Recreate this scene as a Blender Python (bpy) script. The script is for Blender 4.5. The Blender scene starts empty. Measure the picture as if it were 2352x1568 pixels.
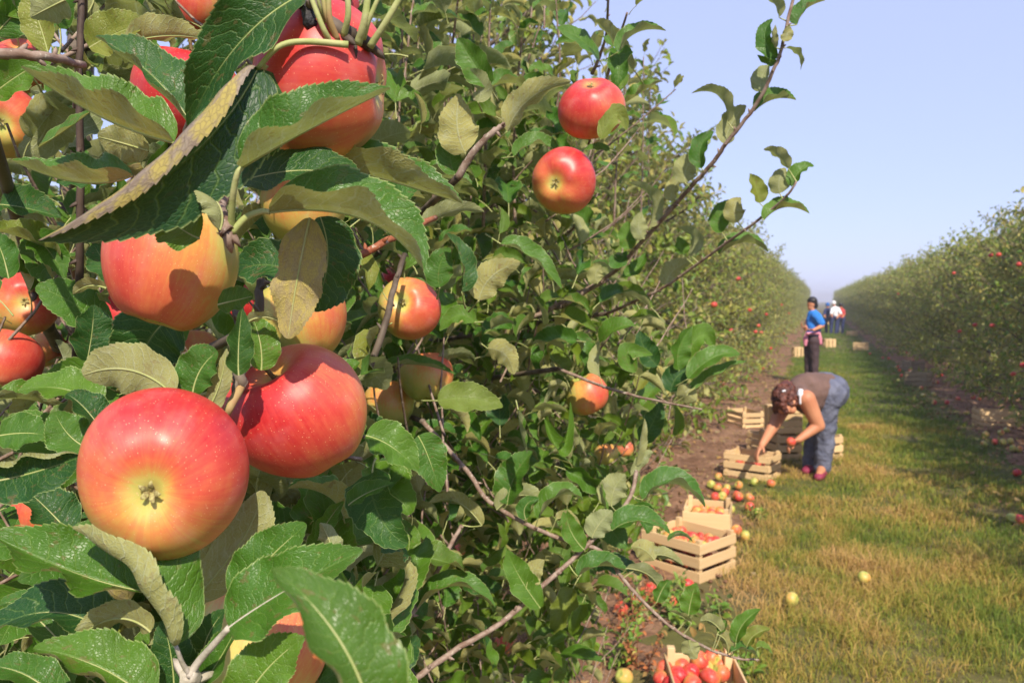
import bpy, math, random
import numpy as np
from mathutils import Vector, Matrix, noise as mnoise

random.seed(7)
RNG = np.random.default_rng(7)
SC = bpy.context.scene
COL = SC.collection
R = math.radians

# ------------------------------------------------------------------ camera
CAM = Vector((0, 0, 1.6))
YAW, PITCH = R(21.0), R(2.95)
camd = bpy.data.cameras.new('camera')
camd.sensor_width = 36
camd.lens = 28
camd.clip_start = 0.02
camd.clip_end = 3000
camd.dof.use_dof = True
camd.dof.focus_distance = 0.56
camd.dof.aperture_fstop = 17
camo = bpy.data.objects.new('camera', camd)
COL.objects.link(camo)
camo.location = CAM
camo.rotation_euler = (math.pi / 2 - PITCH, 0, YAW)
SC.camera = camo

# ------------------------------------------------------------------ sky, sun, exposure
SUN_EL = R(43)
SUN_XY = Vector((0.53, -0.85)).normalized()      # where the sun stands
sun_az = math.atan2(SUN_XY.x, SUN_XY.y)
world = bpy.data.worlds.new('World')
SC.world = world
world.use_nodes = True
wn = world.node_tree
for n in list(wn.nodes):
    wn.nodes.remove(n)
w_out = wn.nodes.new('ShaderNodeOutputWorld')
w_bg = wn.nodes.new('ShaderNodeBackground')
w_sky = wn.nodes.new('ShaderNodeTexSky')
w_sky.sky_type = 'NISHITA'
w_sky.sun_disc = False
w_sky.sun_elevation = SUN_EL
w_sky.sun_rotation = sun_az
w_sky.air_density = 1.0
w_sky.dust_density = 0.6
w_sky.ozone_density = 2.5
w_mix = wn.nodes.new('ShaderNodeMix')
w_mix.data_type = 'RGBA'
w_mix.inputs[0].default_value = 0.62
wn.links.new(w_sky.outputs[0], w_mix.inputs[6])
w_mix.inputs[7].default_value = (5.3, 5.9, 9.9, 1)
wn.links.new(w_mix.outputs[2], w_bg.inputs[0])
w_bg.inputs[1].default_value = 0.104
wn.links.new(w_bg.outputs[0], w_out.inputs[0])

sund = bpy.data.lights.new('sun', 'SUN')
sund.energy = 5.0
sund.angle = R(0.5)
sund.color = (1.0, 0.90, 0.74)
suno = bpy.data.objects.new('sun', sund)
COL.objects.link(suno)
sdir = Vector((SUN_XY.x * math.cos(SUN_EL), SUN_XY.y * math.cos(SUN_EL), math.sin(SUN_EL)))
suno.rotation_euler = sdir.to_track_quat('Z', 'Y').to_euler()
suno.location = (3, -4, 6)

SC.view_settings.view_transform = 'Standard'
SC.view_settings.look = 'None'
SC.view_settings.gamma = 1
SC.view_settings.exposure = 0.44
SC.view_settings.use_curve_mapping = False
SC.cycles.use_denoising = True
SC.cycles.max_bounces = 6
SC.cycles.diffuse_bounces = 3
SC.cycles.transmission_bounces = 4
SC.cycles.transparent_max_bounces = 4
SC.cycles.volume_bounces = 0

# ------------------------------------------------------------------ pixel <-> place (overview pixels, 2352 x 1568)
FPX = 28 / 36 * 2352
vF = Vector((-math.sin(YAW) * math.cos(PITCH), math.cos(YAW) * math.cos(PITCH), -math.sin(PITCH)))
vR = Vector((math.cos(YAW), math.sin(YAW), 0))
vU = vR.cross(vF)
aF, aR, aU, aC = (np.array(v) for v in (vF, vR, vU, CAM))


def ray(x, y):
    return vF + vR * ((x - 1176) / FPX) + vU * ((784 - y) / FPX)


def P(x, y, d):
    return CAM + ray(x, y) * d


def G(x, y, z=0.0):
    r = ray(x, y)
    return CAM + r * ((z - CAM.z) / r.z)


def depth_of(p):
    return (Vector(p) - CAM).dot(vF)


def onX(x, y, X):
    r = ray(x, y)
    return CAM + r * (X / r.x)


def proj(pts):
    q = np.asarray(pts) - aC
    d = q @ aF
    return 1176 + FPX * (q @ aR) / d, 784 - FPX * (q @ aU) / d, d


def idir(x, y, z):
    """image direction (right, up, toward the camera) as a world vector"""
    return (vR * x + vU * y - vF * z).normalized()


# ------------------------------------------------------------------ node helpers
class NT:
    def __init__(s, name):
        s.m = bpy.data.materials.new(name)
        s.m.use_nodes = True
        s.t = s.m.node_tree
        for n in list(s.t.nodes):
            s.t.nodes.remove(n)
        s.out = s.t.nodes.new('ShaderNodeOutputMaterial')

    def n(s, typ, ins=None, **kw):
        nd = s.t.nodes.new(typ)
        for k, v in kw.items():
            setattr(nd, k, v)
        for k, v in (ins or {}).items():
            s.set(nd.inputs[k], v)
        return nd

    def set(s, sock, v):
        if isinstance(v, bpy.types.NodeSocket):
            s.t.links.new(v, sock)
        else:
            if isinstance(v, (tuple, list)) and len(v) == 3 and sock.type == 'RGBA':
                v = tuple(v) + (1,)
            sock.default_value = v

    def math(s, op, a, b=0.0, c=0.0, clamp=False):
        nd = s.n('ShaderNodeMath', operation=op, use_clamp=clamp)
        s.set(nd.inputs[0], a)
        s.set(nd.inputs[1], b)
        s.set(nd.inputs[2], c)
        return nd.outputs[0]

    def mix(s, f, a, b):
        nd = s.n('ShaderNodeMix', data_type='RGBA')
        s.set(nd.inputs[0], f)
        s.set(nd.inputs[6], a)
        s.set(nd.inputs[7], b)
        return nd.outputs[2]

    def mul(s, a, f):
        """colour times value"""
        nd = s.n('ShaderNodeVectorMath', operation='SCALE')
        s.set(nd.inputs[0], a)
        s.set(nd.inputs[3], f)
        return nd.outputs[0]

    def step(s, v, a, b):
        nd = s.n('ShaderNodeMapRange', interpolation_type='SMOOTHSTEP')
        s.set(nd.inputs[0], v)
        nd.inputs[1].default_value = a
        nd.inputs[2].default_value = b
        return nd.outputs[0]

    def noise(s, vec, scale, detail=3, rough=.55):
        nd = s.n('ShaderNodeTexNoise')
        if vec is not None:
            s.set(nd.inputs['Vector'], vec)
        nd.inputs['Scale'].default_value = scale
        nd.inputs['Detail'].default_value = detail
        nd.inputs['Roughness'].default_value = rough
        return nd.outputs[0]

    def ramp(s, f, stops):
        nd = s.n('ShaderNodeValToRGB')
        s.set(nd.inputs[0], f)
        e = nd.color_ramp.elements
        while len(e) < len(stops):
            e.new(0.5)
        for el, (p, c) in zip(e, stops):
            el.position = p
            el.color = tuple(c) + (1,)
        return nd.outputs[0]

    def bump(s, h, strength, dist=0.01, normal=None):
        nd = s.n('ShaderNodeBump', {'Height': h, 'Strength': strength, 'Distance': dist})
        if normal is not None:
            s.set(nd.inputs['Normal'], normal)
        return nd.outputs[0]

    def bsdf(s, color, rough=0.6, normal=None, spec=0.5, **kw):
        nd = s.n('ShaderNodeBsdfPrincipled')
        s.set(nd.inputs['Base Color'], color)
        s.set(nd.inputs['Roughness'], rough)
        s.set(nd.inputs['Specular IOR Level'], spec)
        if normal is not None:
            s.set(nd.inputs['Normal'], normal)
        for k, v in kw.items():
            s.set(nd.inputs[k.replace('_', ' ')], v)
        return nd.outputs[0]

    def end(s, sh):
        s.t.links.new(sh, s.out.inputs[0])
        return s.m


def leaf_material(name, top, under, detail=True, spots=0.0, edge_light=0.6, bump=0.45, transl=0.27, rough=.43, aged=.6):
    t = NT(name)
    at = t.n('ShaderNodeAttribute', attribute_name='leafco')
    sp = t.n('ShaderNodeSeparateXYZ', {0: at.outputs['Vector']})
    s_, v_, r_ = sp.outputs
    oi = t.n('ShaderNodeObjectInfo')
    rnd = t.math('FRACT', t.math('ADD', r_, oi.outputs['Random']))
    rnd2 = t.math('FRACT', t.math('MULTIPLY', rnd, 7.31))
    a = t.math('ABSOLUTE', s_)
    back = t.n('ShaderNodeNewGeometry').outputs['Backfacing']
    topc = t.mix(rnd, top, tuple(c * k for c, k in zip(top, (2.3, 1.5, 1.1))))
    undc = t.mix(rnd2, under, tuple(c * k for c, k in zip(under, (1.4, 1.12, .75))))
    # some leaves turn yellow
    old = t.step(rnd2, .93, 1.0)
    topc = t.mix(t.math('MULTIPLY', old, aged), topc, (.32, .27, .05))
    if detail:
        wob = t.math('MULTIPLY', t.math('SUBTRACT', t.noise(t.n('ShaderNodeCombineXYZ', {0: t.math('MULTIPLY', s_, 1.2), 1: t.math('MULTIPLY', v_, 2.2), 2: t.math('MULTIPLY', rnd, 40.0)}).outputs[0], 2.0, 2), .5), .16)
        v2 = t.math('ADD', v_, wob)
        ph = t.math('MULTIPLY', t.math('SUBTRACT', v2, t.math('MULTIPLY', t.math('POWER', a, 1.25), .17)), t.math('ADD', 8.5, t.math('MULTIPLY', rnd2, 4.0)))
        fr = t.math('ABSOLUTE', t.math('SUBTRACT', t.math('FRACT', ph), .5))
        side = t.math('SUBTRACT', 1.0, t.step(fr, .015, .085))
        side = t.math('MULTIPLY', side, t.math('SUBTRACT', 1.0, t.step(a, .75, 1.0)))
        mid = t.math('SUBTRACT', 1.0, t.step(a, .015, .06))
        vein = t.math('MAXIMUM', side, mid)
        co = t.n('ShaderNodeCombineXYZ', {0: t.math('MULTIPLY', s_, .42), 1: v_, 2: rnd})
        vo = t.n('ShaderNodeTexVoronoi', {'Vector': co.outputs[0], 'Scale': 34.0}, feature='DISTANCE_TO_EDGE')
        net = t.math('SUBTRACT', 1.0, t.step(vo.outputs['Distance'], .0, .16))
        no = t.noise(co.outputs[0], 5, 3)
        topc = t.mix(t.math('MULTIPLY', t.step(no, .35, .7), .4), topc, t.mul(topc, .62))
        topc = t.mix(t.math('MULTIPLY', net, .16), topc, (.12, .25, .05))
        topc = t.mix(t.math('MULTIPLY', vein, .26), topc, (.24, .36, .09))
        undc = t.mix(t.math('MULTIPLY', net, .4), undc, (.38, .42, .24))
        undc = t.mix(t.math('MULTIPLY', t.step(t.noise(co.outputs[0], 3.2, 4, .7), .52, .72), .55), undc, (.40, .42, .28))
        undc = t.mix(t.math('MULTIPLY', vein, .65), undc, (.42, .44, .26))
        undc = t.mix(t.math('MULTIPLY', t.step(no, .4, .75), .35), undc, t.mul(undc, .7))
        edge = t.step(a, .95, .995)
        topc = t.mix(t.math('MULTIPLY', edge, edge_light), topc, (.38, .46, .16))
        undc = t.mix(t.math('MULTIPLY', edge, edge_light), undc, (.42, .47, .2))
        # rusty spots
        n2 = t.noise(co.outputs[0], 11, 2)
        sm = t.math('MULTIPLY', t.step(n2, .62, .67), t.step(rnd2, .3, .7))
        topc = t.mix(t.math('MULTIPLY', sm, .4), topc, (.18, .1, .045))
        undc = t.mix(t.math('MULTIPLY', sm, .5), undc, (.2, .12, .06))
        if spots:
            n3 = t.n('ShaderNodeTexVoronoi', {'Vector': co.outputs[0], 'Scale': 13.0})
            big = t.step(t.noise(co.outputs[0], 8, 4), .42, .56)
            undc = t.mix(t.math('MULTIPLY', big, spots), (.42, .34, .1), t.mix(n3.outputs['Distance'], (.2, .14, .13), (.33, .27, .24)))
            undc = t.mix(t.math('MULTIPLY', net, .35), undc, (.17, .12, .1))
        quilt = t.math('MULTIPLY', t.math('SUBTRACT', t.math('POWER', t.math('MULTIPLY', fr, 2.0), .5), net), .5)
        h = t.math('SUBTRACT', t.math('ADD', t.math('MULTIPLY', quilt, .8), t.math('MULTIPLY', no, .5)), t.math('MULTIPLY', vein, 1.0))
        nrm = t.bump(h, bump, .0011)
    else:
        mid = t.math('SUBTRACT', 1.0, t.step(a, .03, .16))
        topc = t.mix(t.math('MULTIPLY', mid, .3), topc, (.26, .36, .11))
        undc = t.mix(t.math('MULTIPLY', mid, .4), undc, (.42, .44, .26))
        nrm = None
    colr = t.mix(back, topc, undc)
    ro = t.math('ADD', t.math('MULTIPLY', back, .42), rough)
    p = t.bsdf(colr, ro, nrm, spec=.36)
    tr = t.n('ShaderNodeBsdfTranslucent')
    t.set(tr.inputs[0], t.mix(.45, t.mul(colr, 1.6), (.2, .32, .02)))
    mx = t.n('ShaderNodeMixShader', {0: transl, 1: p, 2: tr.outputs[0]})
    return t.end(mx.outputs[0])


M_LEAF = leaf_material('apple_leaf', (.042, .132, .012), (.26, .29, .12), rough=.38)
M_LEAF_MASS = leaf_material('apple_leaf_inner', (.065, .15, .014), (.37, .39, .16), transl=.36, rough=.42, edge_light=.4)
M_LEAF_DARK = leaf_material('apple_leaf_dark', (.012, .065, .012), (.18, .22, .085), aged=0.0)  # darker greens; on some leaves this colour stands in for shade
M_LEAF_OLD = leaf_material('apple_leaf_old', (.014, .06, .022), (.36, .3, .13), spots=.85)
M_LEAF_YEL = leaf_material('apple_leaf_yellowing', (.10, .17, .03), (.33, .28, .07), spots=.35)
M_LEAF_LITE = leaf_material('apple_leaf_field', (.09, .175, .025), (.36, .37, .15), detail=False, transl=.3, rough=.42)
M_LEAF_FAR = leaf_material('apple_leaf_row', (.135, .205, .04), (.37, .38, .16), detail=False, transl=.38, rough=.5)


def bark_material(name, c1, c2, scale=60, spots=True):
    t = NT(name)
    tc = t.n('ShaderNodeTexCoord').outputs['Object']
    n1 = t.noise(tc, scale, 4)
    n2 = t.noise(tc, scale * 3.2, 2)
    c = t.mix(t.step(n1, .35, .65), c1, c2)
    if spots:
        c = t.mix(t.math('MULTIPLY', t.step(n2, .62, .68), .6), c, (.5, .45, .36))
    return t.end(t.bsdf(c, .65, t.bump(n1, .4, .003), spec=.3))


M_TWIG = bark_material('young_bark', (.17, .105, .075), (.29, .215, .17), 90)
M_TWIG_RED = bark_material('red_young_bark', (.2, .05, .02), (.3, .11, .05), 90)
M_BARK = bark_material('old_bark', (.07, .05, .035), (.16, .125, .095), 26, False)
M_DARKBARK = bark_material('dark_bark', (.045, .028, .022), (.09, .06, .045), 40, False)  # deeper brown bark of the thin upright stem
M_PET = bark_material('leaf_stalk', (.3, .34, .11), (.38, .38, .17), 70, False)
M_PET_RED = bark_material('reddish_stalk', (.34, .14, .08), (.34, .32, .12), 30, False)
M_PET_FUZZ = bark_material('downy_stalk', (.33, .3, .22), (.45, .4, .33), 120, False)


def apple_material(name, lent=True):
    t = NT(name)
    tc = t.n('ShaderNodeTexCoord').outputs['Object']
    oi = t.n('ShaderNodeObjectInfo')
    off = t.n('ShaderNodeVectorMath', {0: tc, 1: (0, 0, 0)}, operation='ADD')
    cr = t.n('ShaderNodeCombineXYZ', {0: t.math('MULTIPLY', oi.outputs['Random'], 31.0), 1: 0.0, 2: 0.0})
    t.set(off.inputs[1], cr.outputs[0])
    co = off.outputs[0]
    bl = t.n('ShaderNodeAttribute', attribute_type='OBJECT', attribute_name='blush')
    am = t.n('ShaderNodeAttribute', attribute_type='OBJECT', attribute_name='redness')
    nv = t.n('ShaderNodeVectorMath', {0: tc}, operation='NORMALIZE')
    dt = t.n('ShaderNodeVectorMath', {0: nv.outputs[0], 1: bl.outputs['Vector']}, operation='DOT_PRODUCT')
    sx = t.n('ShaderNodeSeparateXYZ', {0: tc})
    x, y, z = sx.outputs
    rho = t.math('SQRT', t.math('ADD', t.math('MULTIPLY', x, x), t.math('MULTIPLY', y, y)))
    ang = t.math('ARCTAN2', y, x)
    # streaks along the meridians
    sv = t.n('ShaderNodeCombineXYZ', {0: t.math('MULTIPLY', t.math('COSINE', ang), 5.5), 1: t.math('MULTIPLY', t.math('SINE', ang), 5.5), 2: t.math('MULTIPLY', z, .55)})
    sv2 = t.n('ShaderNodeVectorMath', {0: sv.outputs[0], 1: cr.outputs[0]}, operation='ADD')
    streak = t.noise(sv2.outputs[0], 3.0, 4, .7)
    blot = t.noise(co, 1.6, 3)
    fine = t.noise(co, 9, 3, .65)
    v = t.math('ADD', t.math('MULTIPLY', dt.outputs['Value'], .34), t.math('ADD', t.math('MULTIPLY', am.outputs['Fac'], .84), .015))
    v = t.math('ADD', v, t.math('MULTIPLY', t.math('SUBTRACT', streak, .5), .36))
    v = t.math('ADD', v, t.math('MULTIPLY', t.math('SUBTRACT', blot, .5), .42))
    v = t.math('ADD', v, t.math('MULTIPLY', t.math('SUBTRACT', fine, .5), .2))
    cav = t.math('SUBTRACT', 1.0, t.step(rho, .08, .46))
    v = t.math('SUBTRACT', v, t.math('MULTIPLY', cav, .42))
    c = t.ramp(v, [(0.0, (.36, .40, .08)), (.2, (.52, .42, .10)), (.36, (.60, .27, .07)), (.52, (.60, .155, .06)), (.70, (.56, .075, .045)), (.86, (.50, .032, .03)), (1.0, (.40, .015, .02))])
    dots = t.n('ShaderNodeTexVoronoi', {'Vector': co, 'Scale': 21.0, 'Randomness': 1.0})
    if lent:
        dsz = t.math('MULTIPLY', t.noise(co, 20, 1), .22)
        dm = t.math('SUBTRACT', 1.0, t.step(t.math('SUBTRACT', dots.outputs['Distance'], dsz), .0, .03))
        c = t.mix(t.math('MULTIPLY', dm, .5), c, (.78, .5, .28))
        d2 = t.n('ShaderNodeTexVoronoi', {'Vector': co, 'Scale': 31.0, 'Randomness': 1.0})
        dm2 = t.math('SUBTRACT', 1.0, t.step(d2.outputs['Distance'], .03, .11))
        c = t.mix(t.math('MULTIPLY', dm2, .35), c, (.72, .5, .25))
    ru = t.math('SUBTRACT', 1.0, t.step(rho, .03, .17))
    c = t.mix(t.math('MULTIPLY', ru, .55), c, (.2, .13, .04))
    bloom = t.step(t.noise(co, 2.3, 3), .45, .8)
    c = t.mix(t.math('MULTIPLY', bloom, .10), c, (.6, .5, .5))
    ro = t.math('ADD', .40, t.math('MULTIPLY', bloom, .12))
    nrm = None
    return t.end(t.bsdf(c, ro, nrm, spec=.42, Coat_Weight=.0, Coat_Roughness=.3, Subsurface_Weight=.12, Subsurface_Radius=(.5, .16, .08), Subsurface_Scale=.02))


M_APPLE = apple_material('apple_skin')
M_APPLE_FAR = apple_material('apple_skin_plain', False)


def simple(name, c1, c2=None, scale=8, rough=.7, bump=0.0, spec=.3, bd=.01):
    t = NT(name)
    if c2 is None:
        return t.end(t.bsdf(c1, rough, spec=spec))
    tc = t.n('ShaderNodeTexCoord').outputs['Object']
    n = t.noise(tc, scale, 4)
    c = t.mix(t.step(n, .3, .7), c1, c2)
    return t.end(t.bsdf(c, rough, t.bump(n, bump, bd) if bump else None, spec=spec))


M_SEPAL = simple('dry_sepal', (.42, .38, .14), (.2, .14, .06), 30, .8)
M_STEM = simple('apple_stalk', (.2, .17, .06), (.12, .07, .04), 30, .7)


def wood_material():
    t = NT('crate_wood')
    tc = t.n('ShaderNodeTexCoord').outputs['Object']
    oi = t.n('ShaderNodeObjectInfo').outputs['Random']
    mp = t.n('ShaderNodeMapping', {0: tc, 3: (3.0, 60.0, 60.0)})
    off = t.n('ShaderNodeVectorMath', {0: mp.outputs[0], 1: t.n('ShaderNodeCombineXYZ', {0: t.math('MULTIPLY', oi, 50.0)}).outputs[0]}, operation='ADD')
    g = t.noise(off.outputs[0], 1.0, 5, .6)
    k = t.n('ShaderNodeTexVoronoi', {'Vector': off.outputs[0], 'Scale': .35})
    c = t.mix(g, (.64, .41, .19), (.82, .60, .34))
    c = t.mix(oi, c, t.mul(c, .72))
    c = t.mix(t.math('MULTIPLY', t.math('SUBTRACT', 1.0, t.step(k.outputs['Distance'], .04, .12)), .5), c, (.28, .14, .05))
    return t.end(t.bsdf(c, .7, t.bump(g, .25, .002), spec=.25))


M_WOOD = wood_material()

# ------------------------------------------------------------------ mesh helpers


def mesh_from(name, V, F, mats, matidx=None, leafco=None, smooth=True):
    """V (n,3) array; F list of index lists or an int array (m,3|4)"""
    me = bpy.data.meshes.new(name)
    V = np.ascontiguousarray(V, dtype=np.float32)
    if isinstance(F, np.ndarray):
        m, k = F.shape
        me.vertices.add(len(V))
        me.vertices.foreach_set('co', V.ravel())
        me.loops.add(m * k)
        me.loops.foreach_set('vertex_index', np.ascontiguousarray(F, dtype=np.int32).ravel())
        me.polygons.add(m)
        me.polygons.foreach_set('loop_start', np.arange(0, m * k, k, dtype=np.int32))
        me.update(calc_edges=True)
    else:
        me.from_pydata(V.tolist(), [], F)
    for mt in mats:
        me.materials.append(mt)
    n = len(me.polygons)
    if matidx is not None:
        me.polygons.foreach_set('material_index', np.asarray(matidx, dtype=np.int32))
    me.polygons.foreach_set('use_smooth', np.full(n, smooth, dtype=bool))
    if leafco is not None:
        a = me.attributes.new('leafco', 'FLOAT_VECTOR', 'POINT')
        a.data.foreach_set('vector', np.ascontiguousarray(leafco, dtype=np.float32).ravel())
    me.update()
    return me


def obj(name, me, parent=None, loc=None, mat=None):
    o = bpy.data.objects.new(name, me)
    COL.objects.link(o)
    if mat is not None:
        o.matrix_basis = mat
    elif loc is not None:
        o.location = loc
    if parent is not None:
        o.parent = parent
    return o


def empty(name, loc=(0, 0, 0), rz=0):
    o = bpy.data.objects.new(name, None)
    COL.objects.link(o)
    o.location = loc
    o.rotation_euler = (0, 0, rz)
    return o


def tag(o, label=None, cat=None, group=None, kind=None):
    for k, v in (('label', label), ('category', cat), ('group', group), ('kind', kind)):
        if v:
            o[k] = v
    return o


class MB:
    """collects pieces into one mesh"""

    def __init__(s):
        s.V, s.F, s.M, s.n = [], [], [], 0

    def add(s, V, F, mi=0):
        V = np.asarray(V, float)
        s.V.append(V)
        s.F += [[i + s.n for i in f] for f in F]
        s.M += [mi] * len(F)
        s.n += len(V)

    def tube(s, pts, radii, sides=8, mi=0, cap=True):
        V, F = tube_geo(pts, radii, sides, cap)
        s.add(V, F, mi)

    def box(s, cx, cy, cz, sx, sy, sz, mi=0):
        V, F = box_geo(cx, cy, cz, sx, sy, sz)
        s.add(V, F, mi)

    def mesh(s, name, mats, smooth=True):
        return mesh_from(name, np.concatenate(s.V), s.F, mats, s.M, smooth=smooth)


def box_geo(cx, cy, cz, sx, sy, sz):
    V = [(cx + a * sx / 2, cy + b * sy / 2, cz + c * sz / 2) for a in (-1, 1) for b in (-1, 1) for c in (-1, 1)]
    F = [[0, 1, 3, 2], [4, 6, 7, 5], [0, 4, 5, 1], [2, 3, 7, 6], [0, 2, 6, 4], [1, 5, 7, 3]]
    return V, F


def tube_geo(pts, radii, sides=8, cap=True):
    pts = np.asarray([tuple(p) for p in pts], float)
    n = len(pts)
    if np.isscalar(radii):
        radii = [radii] * n
    T = np.gradient(pts, axis=0)
    T /= np.linalg.norm(T, axis=1)[:, None] + 1e-12
    ref = np.array([0, 0, 1.0]) if abs(T[0][2]) < .9 else np.array([1.0, 0, 0])
    A = np.cross(T[0], ref)
    A /= np.linalg.norm(A)
    V = []
    for i in range(n):
        A = A - T[i] * (A @ T[i])
        A /= np.linalg.norm(A)
        B = np.cross(T[i], A)
        for k in range(sides):
            a = 2 * math.pi * k / sides
            V.append(pts[i] + radii[i] * (A * math.cos(a) + B * math.sin(a)))
    F = []
    for i in range(n - 1):
        for k in range(sides):
            a, b = i * sides + k, i * sides + (k + 1) % sides
            F.append([a, b, b + sides, a + sides])
    if cap:
        F.append(list(range(sides))[::-1])
        F.append([(n - 1) * sides + k for k in range(sides)])
    return V, F


def smooth_pts(pts, n):
    """Catmull-Rom through pts, n samples per span"""
    p = [np.array(tuple(q), float) for q in pts]
    p = [2 * p[0] - p[1]] + p + [2 * p[-1] - p[-2]]
    out = []
    for i in range(1, len(p) - 2):
        for k in range(n):
            t = k / n
            out.append(.5 * ((2 * p[i]) + (-p[i - 1] + p[i + 1]) * t + (2 * p[i - 1] - 5 * p[i] + 4 * p[i + 1] - p[i + 2]) * t * t + (-p[i - 1] + 3 * p[i] - 3 * p[i + 1] + p[i + 2]) * t ** 3))
    out.append(p[-2])
    return np.array(out)


# ------------------------------------------------------------------ leaves


def half_width(t, tip=.8, basep=.5):
    k = basep / (basep + tip)
    norm = k ** basep * (1 - k) ** tip
    return np.clip(t, 0, 1) ** basep * np.clip(1 - t, 0, 1) ** tip / norm


def leaf_grid(teeth, spt, cols):
    """parameter grid: rows t, columns s, and the tooth offset of the edge per row"""
    n = teeth * spt
    i = np.arange(n + 1)
    fr = (i % spt) / spt
    t = i / n
    # teeth: rise slowly, drop quickly
    rise = fr ** 1.0
    s = np.linspace(-1, 1, cols)
    return t, s, rise


def leaf_geo(center, T, N, width, fold, curl=(0, 0), teeth=22, spt=4, cols=9, wave=.03, wph=0., tooth=.05, wfun=(.8, .5), L=None):
    """center(t)->(n,3) centreline, T and N (n,3) frames. Positive s is along T x N. Returns V, F(quads), co"""
    t, s, rise = leaf_grid(teeth, spt, cols)
    n = len(t)
    hw = half_width(t, *wfun) * width / 2
    hw = hw * (1 + .035 * np.sin(t * 17 + wph * 9) + .03 * np.sin(t * 31 + wph * 23))
    env = np.clip(np.sin(np.pi * np.clip(t, 0, 1)), 0, 1) ** .3
    B = np.cross(T, N)
    half = cols // 2
    V = np.zeros((n, cols, 3))
    co = np.zeros((n, cols, 3))
    V[:, half] = center
    co[:, half, 1] = t
    for side in (-1, 1):
        c = curl[0] if side < 0 else curl[1]
        pos = np.zeros((n, 2))
        for j in range(1, half + 1):
            q = j / half
            ang = fold + c * ((j - .5) / half) ** 1.6
            ang = ang + wave * 2.2 * np.sin(2 * np.pi * (t * 2.6 + wph + side * .2)) * q
            step = hw / half
            if j == half:
                step = step + width / 2 * tooth * (rise - .35) * env
            pos[:, 0] += np.cos(ang) * step
            pos[:, 1] += np.sin(ang) * step
            V[:, half + side * j] = center + B * (side * pos[:, 0])[:, None] + N * pos[:, 1][:, None]
            if j == half:
                V[:, half + side * j] += T * (rise * env * width * .035)[:, None]
            co[:, half + side * j, 0] = side * q
            co[:, half + side * j, 1] = t
    idx = np.arange(n * cols).reshape(n, cols)
    F = np.stack([idx[:-1, :-1], idx[:-1, 1:], idx[1:, 1:], idx[1:, :-1]], -1).reshape(-1, 4)
    return V.reshape(-1, 3), F, co.reshape(-1, 3)


def canon_leaf(fold, bend, curl, wave, wph, width=.5, teeth=13, spt=3, cols=5, tooth=.07, twist=0., side_bend=0., pet=.28, wfun=(.8, .5), tip_curl=0.):
    """unit-length leaf along +Y, upper face +Z, base at the origin, stalk running back to the twig"""
    t, _, _ = leaf_grid(teeth, spt, cols)
    ang = -bend * (t - .15) - tip_curl * np.clip((t - .6) / .4, 0, 1) ** 2
    sa = side_bend * (t - .3)
    n = len(t)
    T = np.stack([np.sin(sa), np.cos(ang) * np.cos(sa), np.sin(ang) * np.cos(sa)], 1)
    N = np.stack([np.zeros(n), -np.sin(ang), np.cos(ang)], 1)
    N -= T * (N * T).sum(1)[:, None]
    N /= np.linalg.norm(N, axis=1)[:, None]
    if twist:
        B = np.cross(T, N)
        a = twist * t
        N = N * np.cos(a)[:, None] + B * np.sin(a)[:, None]
    c = np.zeros((n, 3))
    dt = np.diff(t)
    c[1:] = np.cumsum((T[1:] + T[:-1]) / 2 * dt[:, None], 0)
    V, F, co = leaf_geo(c, T, N, width, fold, curl, teeth, spt, cols, wave, wph, tooth, wfun)
    # stalk
    nv = len(V)
    q = np.linspace(0, 1, 4)
    pts = np.stack([0 * q, -pet * (1 - q), -pet * .25 * (1 - q) ** 2], 1)
    TV, TF = tube_geo(pts, [.014, .011, .010, .012], 4 if cols < 5 else 5, False)
    TV = np.array(TV)
    TF = np.array(TF) + nv
    mi = np.concatenate([np.zeros(len(F), int), np.ones(len(TF), int)])
    V = np.concatenate([V, TV])
    co = np.concatenate([co, np.tile([[0, .5, 0]], (len(TV), 1))])
    return V, np.concatenate([F, TF]), co, mi


def rand_leaf_params():
    return dict(fold=R(random.uniform(12, 52)), bend=R(random.uniform(10, 85)), curl=(R(random.uniform(-25, 60)), R(random.uniform(-25, 60))),
                wave=random.uniform(.03, .16), wph=random.random(), width=random.uniform(.52, .68), twist=R(random.uniform(-35, 35)),
                side_bend=R(random.uniform(-22, 22)), pet=random.uniform(.22, .42), tip_curl=R(random.uniform(-10, 60)),
                wfun=(random.uniform(.7, .9), random.uniform(.42, .6)))


CANON_MID = [canon_leaf(**rand_leaf_params()) for _ in range(16)]
CANON_LOW = [canon_leaf(teeth=7, spt=1, cols=3, tooth=0, **rand_leaf_params()) for _ in range(10)]
CANON_INNER = [canon_leaf(teeth=9, spt=1, cols=5, tooth=0, **dict(rand_leaf_params(), fold=R(random.uniform(22, 58)), curl=(R(random.uniform(0, 75)), R(random.uniform(0, 75))))) for _ in range(12)]
CANON_FAR = [canon_leaf(teeth=4, spt=1, cols=3, tooth=0, **rand_leaf_params()) for _ in range(8)]
LEAF_MESH = []
for i, (V, F, co, mi) in enumerate(CANON_MID):
    co = co.copy()
    co[:, 2] = i / 16
    LEAF_MESH.append(mesh_from('leaf', V, F, [M_LEAF, M_PET], mi, co))
LEAF_MESH_DARK = []
for i in range(4):
    me = LEAF_MESH[i].copy()
    me.materials[0] = M_LEAF_YEL if i == 3 else M_LEAF_DARK
    LEAF_MESH_DARK.append(me)


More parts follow.
